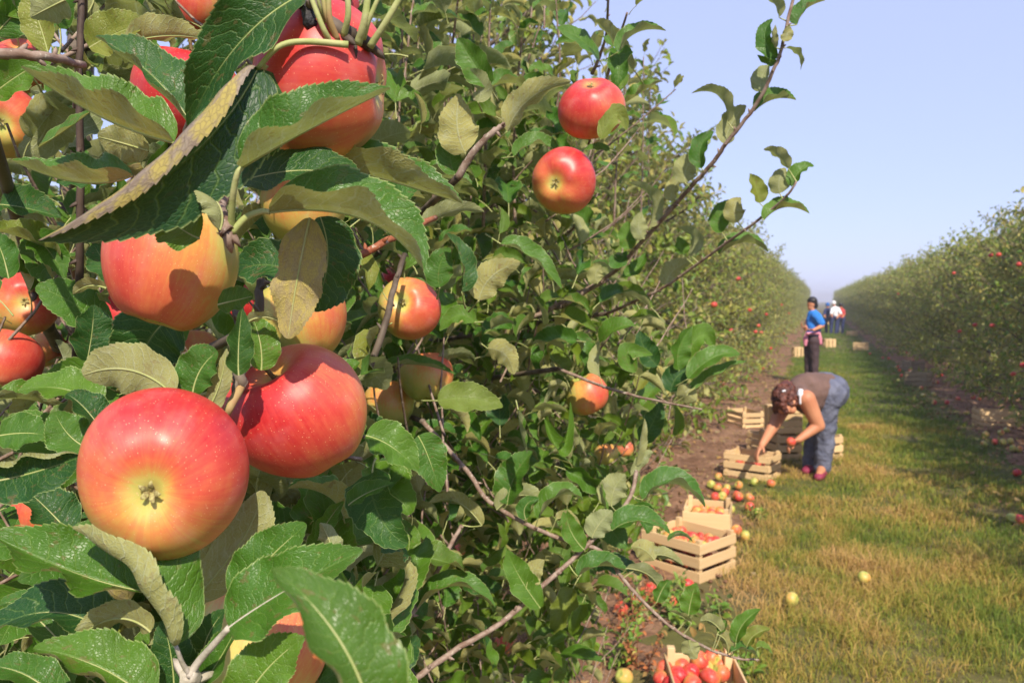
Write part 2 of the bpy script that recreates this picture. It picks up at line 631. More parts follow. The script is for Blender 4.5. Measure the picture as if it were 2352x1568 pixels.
def scatter_mesh(name, canon, pos, D, N, L, mats, extra=None):
    """pos, D (direction), N (upper side), L (length) arrays -> one mesh of many leaves"""
    n = len(pos)
    k = len(canon)
    pick = RNG.integers(0, k, n)
    X = np.cross(D, N)
    Vs, Fs, Cs, Ms, base = [], [], [], [], 0
    for v in range(k):
        ii = np.where(pick == v)[0]
        if not len(ii):
            continue
        V, F, co, mi = canon[v]
        W = (V[None, :, 0:1] * X[ii, None, :] + V[None, :, 1:2] * D[ii, None, :] + V[None, :, 2:3] * N[ii, None, :]) * L[ii, None, None] + pos[ii, None, :]
        Vs.append(W.reshape(-1, 3))
        Fs.append((F[None] + (np.arange(len(ii)) * len(V))[:, None, None] + base).reshape(-1, 4))
        c = np.tile(co[None], (len(ii), 1, 1))
        c[:, :, 2] = RNG.random(len(ii))[:, None]
        Cs.append(c.reshape(-1, 3))
        Ms.append(np.tile(mi, len(ii)))
        base += len(ii) * len(V)
    V, F, C_, M_ = np.concatenate(Vs), np.concatenate(Fs), np.concatenate(Cs), np.concatenate(Ms)
    if extra is not None:          # twigs (V, F list of quads)
        EV, EF = np.asarray(extra[0]), np.asarray(extra[1])
        F = np.concatenate([F, EF + len(V)])
        M_ = np.concatenate([M_, np.full(len(EF), 2)])
        C_ = np.concatenate([C_, np.zeros((len(EV), 3))])
        V = np.concatenate([V, EV])
    return mesh_from(name, V, F, mats, M_, C_)


def norm(a):
    return a / (np.linalg.norm(a, axis=-1, keepdims=True) + 1e-9)


def shoot_leaves(poly, length_leaf, spacing, start=.1, updir=.45, jitter=.3, spread=(48, 75)):
    """leaves along a twig polyline: pos, dir, normal, size"""
    poly = np.asarray(poly)
    seg = np.linalg.norm(np.diff(poly, axis=0), axis=1)
    cum = np.concatenate([[0], np.cumsum(seg)])
    tot = cum[-1]
    n = max(3, int(tot * (1 - start) / spacing))
    d = tot * start + (tot * (1 - start)) * (np.arange(n) + RNG.uniform(-.3, .3, n)) / max(1, n - 1)
    d = np.clip(d, 0, tot)
    pos = np.stack([np.interp(d, cum, poly[:, i]) for i in range(3)], 1)
    T = norm(np.stack([np.interp(np.clip(d + .01, 0, tot), cum, poly[:, i]) - np.interp(np.clip(d - .01, 0, tot), cum, poly[:, i]) for i in range(3)], 1))
    ref = np.where(np.abs(T[:, 2:3]) < .95, [[0, 0, 1.0]], [[1.0, 0, 0]])
    A = norm(np.cross(T, ref))
    B = np.cross(T, A)
    az = np.arange(n) * 2.4 + RNG.uniform(0, 6.28) + RNG.uniform(-.4, .4, n)
    al = np.radians(RNG.uniform(spread[0], spread[1], n))
    q = d / tot
    al = al * (1 - .45 * q ** 3)
    D = T * np.cos(al)[:, None] + (A * np.cos(az)[:, None] + B * np.sin(az)[:, None]) * np.sin(al)[:, None]
    D = norm(D + RNG.normal(0, jitter * .5, (n, 3)) + np.array([0, 0, -.12]))
    Nn = T * (1 - updir) + np.array([0.12, -.16, updir * 1.0]) + RNG.normal(0, jitter, (n, 3))
    Nn = norm(Nn - D * (Nn * D).sum(1)[:, None])
    L = length_leaf * RNG.uniform(.72, 1.2, n) * (1 - .35 * q ** 4)
    return pos + D * (L * .3)[:, None], D, Nn, L


def curved(base, direction, length, rise=.3, n=6, wob=.05):
    """polyline that starts along direction and turns upward"""
    d = np.array(tuple(direction), float)
    d /= np.linalg.norm(d)
    p = np.array(tuple(base), float)
    out = [p.copy()]
    for i in range(n):
        d = d + np.array([0, 0, rise / n]) + RNG.normal(0, wob, 3)
        d /= np.linalg.norm(d)
        p = p + d * length / n
        out.append(p.copy())
    return np.array(out)


def quads_only(F):
    return [f if len(f) == 4 else f + [f[-1]] for f in F]


# ------------------------------------------------------------------ row trees


def make_row_tree(seed, canon, lmat, half_w=1.24, half_l=.9, H=3.15, nl=42, ns=15, leaf=.086, spacing=.040):
    """trunk mesh, limbs mesh and crown mesh of one orchard tree at the origin"""
    global RNG
    keep = RNG
    RNG = np.random.default_rng(seed)
    trunk = MB()
    tp = smooth_pts([(0, 0, -.05), (RNG.uniform(-.04, .04), 0, .5), (RNG.uniform(-.08, .08), RNG.uniform(-.06, .06), 1.3), (0, 0, 2.1), (0, .03, 2.5)], 3)
    trunk.tube(tp, np.linspace(.055, .018, len(tp)), 8)
    limbs = MB()
    rec = []
    TV, TF, tb = [], [], 0
    for i in range(nl):
        z = .2 + (H - .85) * (i + RNG.random()) / nl
        az = i * 2.4 + RNG.uniform(-.5, .5)
        prof = 1.08 - .38 * (z / H) ** 1.3
        rr = 1 / math.sqrt((math.cos(az) / half_w) ** 2 + (math.sin(az) / half_l) ** 2) * prof * RNG.uniform(.75, 1.03)
        base = np.array([np.interp(z, tp[:, 2], tp[:, 0]), np.interp(z, tp[:, 2], tp[:, 1]), z])
        lp = curved(base, (math.cos(az), math.sin(az), .22 if z > .7 else -.02), rr * .88, .45 if z > .7 else .1, 5, .07)
        limbs.tube(lp, np.linspace(.017, .005, len(lp)), 5, cap=False)
        for k in range(ns):
            q = .22 + .78 * (k + RNG.random()) / ns
            b = np.array([np.interp(q * 5, range(6), lp[:, j]) for j in range(3)])
            a2 = az + RNG.uniform(-1.7, 1.7)
            sl = RNG.uniform(.16, .36) * (1.15 if z > H * .6 else 1)
            up = RNG.uniform(-.3, .9) if z > .8 else RNG.uniform(-.6, .3)
            sp = curved(b, (math.cos(a2), math.sin(a2), up), sl, .5, 4, .08)
            rec.append(shoot_leaves(sp, leaf, spacing, .05))
            V, F = tube_geo(sp, np.linspace(.0035, .0018, len(sp)), 3, False)
            TV.append(V)
            TF.append(np.array(F) + tb)
            tb += len(V)
    for i in range(15):                               # upright top shoots
        a = RNG.uniform(0, 6.28)
        r0 = RNG.uniform(.0, .55)
        sp = curved((r0 * math.cos(a), r0 * math.sin(a), H * RNG.uniform(.68, .82)), (math.cos(a) * .25, math.sin(a) * .25, 1), RNG.uniform(.3, .75), .3, 6, .05)
        rec.append(shoot_leaves(sp, leaf * .95, spacing * 1.0, .05, spread=(35, 65)))
        V, F = tube_geo(sp, np.linspace(.005, .002, len(sp)), 3, False)
        TV.append(V)
        TF.append(np.array(F) + tb)
        tb += len(V)
    pos, D, N, L = (np.concatenate([r[j] for r in rec]) for j in range(4))
    crown = scatter_mesh('crown', canon, pos, D, N, L, [lmat, M_PET, M_TWIG], (np.concatenate(TV), np.concatenate(TF)))
    tm = trunk.mesh('trunk', [M_BARK])
    lm = limbs.mesh('limbs', [M_BARK])
    RNG = keep
    return tm, lm, crown


NEAR_T = [make_row_tree(100 + i, CANON_LOW, M_LEAF_LITE) for i in range(3)]
FAR_T = [make_row_tree(200 + i, CANON_FAR, M_LEAF_FAR, leaf=.104, spacing=.050) for i in range(4)]


def place_row_tree(x, y, meshes, label, group, s=1.0):
    t = empty('apple_tree', (x, y, 0), random.choice((0, math.pi)) + random.uniform(-.25, .25))
    t.scale = (s, s, s * random.uniform(.96, 1.05))
    tag(t, label, 'tree', group)
    obj('trunk', meshes[0], t)
    obj('branches', meshes[1], t)
    obj('crown', meshes[2], t)
    return t


ROW_L, ROW_R = -2.05, 2.93
GL, GR = 'apple trees in the left row', 'apple trees in the right row'
y = 4.0
i = 0
while y < 128:
    if y < 5:
        lab = 'apple tree just behind the long shoots at the middle of the picture'
    elif y < 6:
        lab = 'apple tree of the left row above the stacked crates of apples'
    elif y < 7.5:
        lab = 'apple tree of the left row beside the bending woman'
    elif y < 15:
        lab = 'leafy apple tree of the left row between the bending woman and the person in blue'
    else:
        lab = 'distant apple tree of the left row beyond the person in blue'
    ms = NEAR_T[i % 3] if y < 12 else FAR_T[i % 4]
    place_row_tree(ROW_L + random.uniform(-.06, .06), y, ms, lab, GL, random.uniform(.98, 1.1) * (1.12 if y < 9.5 else 1.03))
    y += 1.3
    i += 1
y = 3.4
while y < 130:
    if y < 17:
        lab = 'tall apple tree at the near end of the right row beside the shaded grass'
    elif y < 30:
        lab = 'apple tree of the right row halfway down the shaded grass edge'
    else:
        lab = 'distant apple tree at the far end of the right row'
    ms = NEAR_T[i % 3] if 8 < y < 14 else FAR_T[i % 4]
    place_row_tree(ROW_R + random.uniform(-.06, .06), y, ms, lab, GR, random.uniform(.9, 1.0))
    y += 1.35
    i += 1
y = 1.0
while y < 26:
    place_row_tree(-7.3 + random.uniform(-.06, .06), y, FAR_T[i % 4], 'apple tree in the row beyond the left row, glimpsed through its leaves', 'apple trees in the row behind', random.uniform(.95, 1.05))
    y += 1.4
    i += 1

# ------------------------------------------------------------------ ground


def vnoise(x, y, seed=0):
    """smooth 2-D value noise with three octaves, about -1..1"""
    r = np.random.default_rng(seed)
    tab = r.uniform(-1, 1, (256, 256))
    x, y = np.asarray(x, float), np.asarray(y, float)
    out = 0
    for o, amp in ((.9, .62), (1.9, .38), (4.1, .22)):
        u, v = x * o + 17.3, y * o + 31.7
        iu, iv = np.floor(u).astype(int), np.floor(v).astype(int)
        fu, fv = u - iu, v - iv
        fu, fv = fu * fu * (3 - 2 * fu), fv * fv * (3 - 2 * fv)
        g_ = lambda a, b: tab[a % 256, b % 256]
        out = out + amp * ((g_(iu, iv) * (1 - fu) + g_(iu + 1, iv) * fu) * (1 - fv) + (g_(iu, iv + 1) * (1 - fu) + g_(iu + 1, iv + 1) * fu) * fv)
    return out * 1.3


def sheet(name, xs, ys, zf, mat):
    X, Y = np.meshgrid(xs, ys)
    V = np.stack([X, Y, zf(X, Y)], -1).reshape(-1, 3)
    idx = np.arange(len(V)).reshape(X.shape)
    F = np.stack([idx[:-1, :-1], idx[:-1, 1:], idx[1:, 1:], idx[1:, :-1]], -1).reshape(-1, 4)
    return obj(name, mesh_from(name, V, F, [mat]))


def ground_mat():
    t = NT('orchard_ground')
    tc = t.n('ShaderNodeTexCoord').outputs['Object']
    n = t.noise(tc, .8, 5)
    m = t.noise(tc, 14, 4)
    c = t.mix(t.step(n, .35, .65), (.12, .13, .035), (.2, .15, .07))
    c = t.mix(m, c, t.mul(c, .5))
    return t.end(t.bsdf(c, .95, t.bump(m, .5, .03), spec=.1))


def soil_mat():
    t = NT('dry_soil')
    tc = t.n('ShaderNodeTexCoord').outputs['Object']
    n = t.noise(tc, 2.5, 5)
    m = t.noise(tc, 22, 5, .65)
    c = t.mix(t.step(n, .3, .7), (.20, .105, .06), (.36, .21, .13))
    c = t.mix(t.step(m, .35, .7), t.mul(c, .6), c)
    return t.end(t.bsdf(c, .95, t.bump(m, .9, .03), spec=.1))


M_SOIL = soil_mat()
g = sheet('ground', np.linspace(-400, 400, 21), np.linspace(-400, 800, 25), lambda X, Y: X * 0 - .03, ground_mat())
tag(g, 'flat orchard ground reaching to the horizon', kind='structure')
gp = sheet('grass_path', np.linspace(-.85, 1.9, 42), np.linspace(-2, 130, 400), lambda X, Y: .012 + .014 * vnoise(X * 2.2, Y * 2.2, 3), ground_mat())
tag(gp, 'strip of rough grass between the two tree rows', kind='structure')
for nm, x0, x1, lb in (('soil_strip', -3.3, -.3, 'bare brown soil under the left tree row'), ('soil_strip', 1.62, 4.6, 'bare shaded soil under the right tree row')):
    e = (lambda X, x0=x0, x1=x1: np.minimum(1, np.minimum(X - x0, x1 - X) / .35))
    so = sheet(nm, np.linspace(x0, x1, 60), np.concatenate([np.linspace(-1, 14, 300), np.linspace(14.2, 130, 140)]),
               lambda X, Y, e=e: -.025 + .05 * e(X) + .018 * e(X) * vnoise(X * 4, Y * 4, 5) + .010 * e(X) * vnoise(X * 13, Y * 13, 6), M_SOIL)
    tag(so, lb, kind='structure')

# grass blades
def grass_mat():
    t = NT('grass_blades')
    at = t.n('ShaderNodeAttribute', attribute_name='leafco')
    sp = t.n('ShaderNodeSeparateXYZ', {0: at.outputs['Vector']})
    c = t.ramp(sp.outputs[0], [(0, (.115, .175, .025)), (.35, (.25, .25, .04)), (.55, (.39, .275, .07)), (1, (.50, .31, .13))])
    c = t.mix(sp.outputs[1], c, t.mul(c, 1.35))
    p = t.bsdf(c, .6, spec=.25)
    tr = t.n('ShaderNodeBsdfTranslucent')
    t.set(tr.inputs[0], t.mul(c, 1.2))
    mx = t.n('ShaderNodeMixShader', {0: .3, 1: p, 2: tr.outputs[0]})
    return t.end(mx.outputs[0])


M_GRASS = grass_mat()


def grass_block(n, y0, y1, x0, x1, hgt, wid, seed):
    r = np.random.default_rng(seed)
    y = y0 + (y1 - y0) * r.random(n)
    xx = x0 + (x1 - x0) * r.random(n)
    # clumped
    cx = vnoise(xx * 5, y * 5, 11)
    edge = np.minimum(xx - x0, x1 - xx)
    keep = (r.random(n) < np.clip(.72 + .4 * cx, .2, 1)) & (edge > .28 * r.random(n) + .1 * vnoise(xx * 0, y * 3, 4))
    xx, y = xx[keep], y[keep]
    n = len(xx)
    dry = np.clip(.52 + .42 * vnoise(xx * 1.6, y * 1.6, 21) + .26 * vnoise(xx * 6, y * 6, 22) - .26 * (xx - .1) + .13 * (6.5 - y) / 3 + r.normal(0, .16, n), 0, 1)
    dry = np.where(y > 9, dry * .85, dry)
    h = .82 * hgt * r.uniform(.35, 1.2, n) * (1 + .55 * vnoise(xx * 4, y * 4, 12)) * (.8 + .4 * dry)
    h = np.clip(h, .02, .3)
    az = r.uniform(0, 6.28, n)
    lean = r.uniform(.15, 1.15, n) * (.7 + .7 * dry)
    face = r.uniform(0, 6.28, n)
    w = wid * r.uniform(.5, 1.3, n)
    base = np.stack([xx, y, np.full(n, .0)], 1)
    dirx, diry = np.cos(az), np.sin(az)
    p1 = base + np.stack([dirx * h * lean * .3, diry * h * lean * .3, h * .6], 1)
    p2 = base + np.stack([dirx * h * lean, diry * h * lean, h * (1 - .28 * lean)], 1)
    side = np.stack([np.cos(face), np.sin(face), np.zeros(n)], 1) * w[:, None]
    V = np.stack([base - side, base + side, p1 + side * .8, p1 - side * .8, p2], 1)
    idx = (np.arange(n) * 5)[:, None]
    F1 = np.concatenate([idx + 0, idx + 1, idx + 2], 1)
    F2 = np.concatenate([idx + 0, idx + 2, idx + 3], 1)
    F3 = np.concatenate([idx + 3, idx + 2, idx + 4], 1)
    co = np.zeros((n, 5, 3))
    co[:, :, 0] = dry[:, None]
    co[:, 2:4, 1] = .5
    co[:, 4, 1] = 1
    return V.reshape(-1, 3), np.concatenate([F1, F2, F3]), co.reshape(-1, 3)


blocks = [grass_block(70000, 2.6, 6, -.5, 1.65, .10, .0022, 1), grass_block(80000, 6, 12, -.6, 1.7, .10, .0032, 2),
          grass_block(48000, 12, 26, -.7, 1.7, .10, .0066, 3), grass_block(26000, 26, 80, -.8, 1.7, .11, .014, 4),
          grass_block(9000, 3, 30, -1.5, -.3, .07, .003, 5), grass_block(14000, 4, 30, 1.3, 2.2, .08, .004, 6)]
Vs, Fs, Cs, b = [], [], [], 0
for V, F, co in blocks:
    Vs.append(V)
    Fs.append(F + b)
    Cs.append(co)
    b += len(V)
gr = obj('grass', mesh_from('grass', np.concatenate(Vs), np.concatenate(Fs), [M_GRASS], leafco=np.concatenate(Cs), smooth=False))
tag(gr, 'rough green and straw coloured grass on the path', kind='stuff')

# clods and fallen leaf litter on the soil
mb = MB()
for k in range(1500):
    left = random.random() < .6
    x = random.uniform(-1.7, -.35) if left else random.uniform(1.35, 2.5)
    y = random.uniform(3, 13) if left else random.uniform(7, 20)
    s = random.uniform(.006, .022) * (1 if random.random() < .9 else 1.8)
    V = [(x + s * a * random.uniform(.6, 1.2), y + s * b * random.uniform(.6, 1.2), .025 + s * c * random.uniform(.5, 1)) for a, b, c in ((1, 0, 0), (-1, 0, 0), (0, 1, 0), (0, -1, 0), (0, 0, 1), (0, 0, -1))]
    mb.add(V, [[0, 2, 4], [2, 1, 4], [1, 3, 4], [3, 0, 4], [2, 0, 5], [1, 2, 5], [3, 1, 5], [0, 3, 5]])
cl = obj('soil_clods', mb.mesh('soil_clods', [M_SOIL], smooth=False))
tag(cl, 'loose clods of dry brown soil', kind='stuff')
n = 1500
lx = np.where(RNG.random(n) < .55, RNG.uniform(-2.2, -.3, n), RNG.uniform(1.3, 3, n))
ly = RNG.uniform(3, 18, n)
M_LITTER = leaf_material('fallen_leaf', (.16, .13, .05), (.24, .18, .1), detail=False, transl=.1, rough=.7)
D = norm(np.stack([RNG.normal(0, 1, n), RNG.normal(0, 1, n), RNG.normal(0, .15, n)], 1))
N = norm(np.stack([RNG.normal(0, .5, n), RNG.normal(0, .5, n), RNG.choice([-1, 1], n)], 1))
N = norm(N - D * (N * D).sum(1)[:, None])
li = obj('fallen_leaves', scatter_mesh('fallen_leaves', CANON_FAR, np.stack([lx, ly, np.full(n, .05)], 1), D, N, RNG.uniform(.03, .065, n), [M_LITTER, M_LITTER]))
tag(li, 'dry fallen leaves scattered over the soil', kind='stuff')

# ------------------------------------------------------------------ apples


def apple_mesh(name, seg, rings, cone=.06, lobes=.035, squash=.9, seed=0, skin=None, extras=True):
    r = random.Random(seed)
    ph = r.uniform(0, 6.28)
    V, F = [], []
    ox, oy = r.uniform(-.03, .03), r.uniform(-.03, .03)
    for i in range(rings + 1):
        th = math.pi * i / rings
        for k in range(seg):
            a = 2 * math.pi * k / seg
            rho = math.sin(th) ** .93 if 0 < i < rings else 0
            rho *= 1 + cone * math.cos(th)
            low = (1 - math.cos(th)) / 2
            rho *= 1 + lobes * low ** 3 * math.cos(5 * a + ph) + .02 * math.cos(2 * a + ph) + .012 * math.cos(3 * a - ph)
            z = math.cos(th) * squash
            z -= .36 * math.exp(-(th / .36) ** 2) * squash
            z += .22 * math.exp(-((math.pi - th) / .34) ** 2) * squash
            z += lobes * .9 * math.exp(-((math.pi - th - .62) / .3) ** 2) * -math.cos(5 * a + ph)
            V.append((rho * math.cos(a) + ox * math.cos(th), rho * math.sin(a) + oy * math.cos(th), z + .04 * rho * math.cos(a + ph)))
    for i in range(rings):
        for k in range(seg):
            a, b = i * seg + k, i * seg + (k + 1) % seg
            F.append([a, a + seg, b + seg, b])
    return mesh_from(name, np.array(V), np.array(F), [skin])


def sepal_mesh(seed):
    r = random.Random(seed)
    mb = MB()
    z0 = -.9 + .22 * .9 + .02
    for k in range(5):
        a = k * 2 * math.pi / 5 + r.uniform(-.2, .2)
        o = r.uniform(.08, .13)
        up = r.uniform(-.14, -.05)
        ca, sa = math.cos(a), math.sin(a)
        w = .035
        pts = []
        for q, ww in ((0.0, .8), (.4, 1.0), (.8, .6), (1.0, .05)):
            rr = .02 + o * q
            zz = z0 + up * math.sin(q * 2.2) - .02
            for s in (-1, 0, 1):
                pts.append((rr * ca - s * w * ww * sa, rr * sa + s * w * ww * ca, zz - (0 if s else .012)))
        F = []
        for i in range(3):
            for j in range(2):
                F.append([i * 3 + j, i * 3 + j + 1, i * 3 + j + 4, i * 3 + j + 3])
        mb.add(pts, F)
    return mb.mesh('calyx', [M_SEPAL])


AP_HI = [apple_mesh('apple_flesh', 72, 54, c, l, s, i, M_APPLE) for i, (c, l, s) in enumerate([(.02, .016, .88), (.08, .018, .97), (.10, .012, .98), (.03, .025, .86)])]
AP_LO = [apple_mesh('apple_flesh', 24, 18, c, l, s, 10 + i, M_APPLE_FAR) for i, (c, l, s) in enumerate([(.03, .03, .88), (.08, .03, .92), (.05, .02, .86)])]
SEP = [sepal_mesh(i) for i in range(3)]
mb = MB()
mb.tube(smooth_pts([(0, 0, .5), (.02, 0, .7), (.05, .02, .95), (.12, .03, 1.18)], 3), .035, 6)
STEM = mb.mesh('stalk', [M_STEM])


def rot_from_axis(z, spin=0.):
    z = z.normalized()
    x = z.orthogonal().normalized()
    y = z.cross(x)
    m = Matrix((x, y, z)).transposed()
    return m @ Matrix.Rotation(spin, 3, 'Z')


def apple(loc, r, calyx, label, redness=.5, blush=(.3, .5, .6), var=0, hi=True, group=None, spin=0., sq=(1, 1, 1)):
    """calyx and blush are image directions (right, up, toward the viewer)"""
    me = (AP_HI if hi else AP_LO)[var % (4 if hi else 3)]
    cd = idir(*calyx)
    if spin is None:          # local x lies along the picture's horizontal
        z_ = (-cd).normalized()
        x_ = (vR - z_ * vR.dot(z_)).normalized()
        rot = Matrix((x_, z_.cross(x_), z_)).transposed()
    else:
        rot = rot_from_axis(-cd, spin)
    m = Matrix.Translation(loc) @ rot.to_4x4() @ Matrix.Diagonal((r * sq[0], r * sq[1], r * sq[2], 1))
    o = bpy.data.objects.new('apple', me)
    COL.objects.link(o)
    o.matrix_basis = m
    bd = rot.transposed() @ idir(*blush)
    o['blush'] = [float(bd.x), float(bd.y), float(bd.z)]
    o['redness'] = float(redness)
    tag(o, label, 'apple', group)
    if hi:
        obj('calyx', SEP[var % 3], o)
    if r > .03 and hi:
        obj('stalk', STEM, o)
    return o


def local_dir(x, y, v):
    """v = (right, up, toward the camera) as seen at image point x, y; returned in idir's terms"""
    vz = -ray(x, y).normalized()
    vx = (vR - vz * vR.dot(vz)).normalized()
    w = vx * v[0] + vz.cross(vx) * v[1] + vz * v[2]
    return (w.dot(vR), w.dot(vU), -w.dot(vF))


def px_apple(x, y, rpx, calyx, label, redness=.5, blush=(.3, .5, .6), var=0, real=.042, **kw):
    calyx, blush = local_dir(x, y, calyx), local_dir(x, y, blush)
    return apple(P(x, y, FPX * real / rpx), real, calyx, label, redness, blush, var, **kw)


GF = 'ripe apples hanging on the nearest tree'
FG_APPLES = [
    (381, 1085, 193, (-.19, -.27, .95), 'biggest red apple, its open calyx end facing the viewer', .66, (.25, .85, .3), 0, .0425),
    (683, 945, 158, (.5, -.75, -.38), 'large red and yellow apple touching the right side of the biggest one', .62, (-.5, -.05, .8), 1, .043),
    (393, 606, 144, (-.30, -.93, .12), 'orange green apple hanging under the long purple edged leaf', .42, (-.9, -.2, .4), 2, .0375),
    (738, 190, 178, (.93, -.05, .22), 'large shiny red apple under the twig stub at the top, calyx turned right', .62, (0, .6, .5), 0, .044),
    (60, 697, 72, (-.05, .1, 1), 'small red apple facing the viewer, uppermost of the cluster at the left edge', .60, (.3, .5, .2), 0, .040),
    (12, 832, 78, (-.3, -.8, .4), 'orange red apple below the small red one, cut by the left edge', .50, (.6, .2, .6), 1, .040),
    (108, 800, 46, (.4, -.7, .3), 'half hidden pinkish apple at the right of the left edge cluster', .45, (.9, .3, .2), 3, .038),
    (12, 280, 82, (-.15, .0, 1), 'red rimmed green apple cut by the left edge below the brown twig', .5, (.1, 1, .1), 0, .040),
    (52, 152, 62, (0, -.8, -.3), 'pale red apple behind the leaf tip at the upper left corner', .52, (0, .5, .5), 1, .038),
    (300, 742, 88, (-.2, -.9, .1), 'deep pink apple behind the left side of the orange green apple', .66, (-.5, 0, .8), 1, .040),
    (535, 700, 66, (.3, -.8, .2), 'dark red apple edge behind the orange green apple on its right', .70, (.5, 0, .6), 2, .040),
    (692, 735, 106, (.2, -.9, .1), 'yellow orange apple behind the hanging yellow brown leaf', .22, (.6, .4, .3), 2, .041),
    (440, 22, 66, (-.2, -.9, .2), 'orange red apple hanging at the top edge above the dark leaf', .48, (-.6, .2, .6), 1, .040),
    (432, 225, 120, (-.2, -.9, .1), 'red apple half covered by the fan of leaves left of the shiny apple', .80, (0, .3, .8), 1, .041),
    (755, 15, 70, (.2, -.9, .2), 'dark red apple behind the stalks of the spur at the top', .85, (0, .3, .8), 2, .040),
    (600, 1482, 150, (-.2, -.85, .3), 'yellow orange apple low in the picture behind the blurred leaf', .36, (.7, .7, .0), 2, .043),
    (95, 1170, 68, (-.2, -.9, .2), 'orange apple behind a leaf left below the biggest apple', .40, (-.6, .3, .6), 1, .040),
    (700, 470, 98, (0, -.95, .2), 'yellow green apple in shade under the broad middle leaves', .12, (0, .5, .5), 2, .041),
    (440, 815, 62, (0, -.9, .2), 'yellow apple deep in shade between the two upper hanging apples', .15, (0, .5, .5), 1, .041),
]
for a in FG_APPLES:
    px_apple(a[0], a[1], a[2], a[3], a[4], a[5], a[6], a[7], a[8], group=GF, spin=None if 'biggest red' in a[4] else random.uniform(0, 6), sq=(1, 1, 1.14) if 'purple edged' in a[4] else (.92, 1.04, 1.04) if 'biggest red' in a[4] else (1, 1, 1))
MG = 'apples hanging among the leaves of the middle tree'
MID_APPLES = [
    (1358, 250, 76, (-.05, .88, .42), 'upper of the two bright red apples against the sky edge', .62, (-.2, .5, .5), 0),
    (1295, 416, 75, (-.32, -.02, .95), 'lower of the two bright red apples, calyx facing the viewer', .66, (.4, .6, .2), 3),
    (940, 708, 72, (-.25, .25, .9), 'orange apple cut by a thin twig right of the hanging dark leaf', .38, (.7, .0, .6), 0),
    (980, 866, 62, (.1, -.9, .2), 'yellow apple with a leaf lying across it', .27, (.5, .8, .1), 1),
    (1347, 905, 49, (-.3, .85, .3), 'orange brown apple with a dark leaf at its foot right of the yellow one', .34, (.8, .1, .4), 1),
    (893, 930, 60, (0, -.9, .3), 'shaded yellow green apple beside the yellow apple', .05, (0, .5, .5), 2),
    (1392, 1045, 28, (.1, -.9, .3), 'green apple under a leaf above the bare soil', .0, (0, .5, .5), 1),
    (1436, 1032, 20, (.1, -.9, .3), 'small orange apple touching the green one above the soil', .35, (0, .5, .5), 2),
    (1160, 1482, 24, (.1, -.9, .3), 'orange apple half hidden low among the leaves', .4, (0, .5, .5), 2),
    (1376, 596, 12, (.1, -.9, .3), 'tiny orange apple behind the long shoot', .4, (0, .5, .5), 2),
    (1345, 1440, 14, (.1, -.9, .3), 'tiny red apple near the lowest leaves of the middle tree', .7, (0, .5, .5), 0),
    (905, 640, 30, (.1, -.9, .3), 'dark red apple glimpsed beside the red twig', .8, (0, .5, .5), 0),
    (1060, 1262, 20, (.1, -.9, .3), 'small shaded orange apple below the middle of the tree', .42, (0, .5, .5), 0),
]
for k, a in enumerate(MID_APPLES):
    px_apple(a[0], a[1], a[2], a[3], a[4], a[5], a[6], a[7], .040, group=MG, spin=random.uniform(0, 6), hi=a[2] > 19)

# ------------------------------------------------------------------ the two near trees
TA = empty('apple_tree', (-1.75, 1.45, 0))
tag(TA, 'nearest apple tree filling the left of the picture, heavy with big red apples', 'tree', GL)
TB = empty('apple_tree', (-1.95, 2.8, 0))
tag(TB, 'apple tree in the middle with long bare shoots reaching over the path', 'tree', GL)


def child(name, me, root):
    o = obj(name, me, root)
    o.matrix_basis = Matrix.Translation(-Vector(root.location))
    return o


COUNT = {TA.name: 0, TB.name: 0}


def branch(root, pts, r0, r1, mat=M_TWIG, name='branch', n=5, sides=8, knots=True, ends=True):
    p = smooth_pts(pts, n)
    rad = np.linspace(r0, r1, len(p))
    if knots:
        rad = rad * (1 + .10 * np.sin(np.arange(len(p)) * 2.1) ** 8 + RNG.uniform(-.04, .04, len(p)))
        p = p + RNG.normal(0, r0 * .10, p.shape)
    mb = MB()
    mb.tube(p, rad, sides)
    if knots and r0 > .0022:
        for k in range(2, len(p) - 1, 3):         # buds
            d = norm(RNG.normal(0, 1, 3))
            T = p[k + 1] - p[k]
            d = norm(d - T * (d @ T) / (T @ T)) + norm(T) * .6
            mb.tube([p[k], p[k] + d * rad[k] * 1.7, p[k] + d * rad[k] * 2.5], [rad[k] * .7, rad[k] * .5, rad[k] * .1], 5)
    child(name, mb.mesh(name, [mat]), root)
    return p


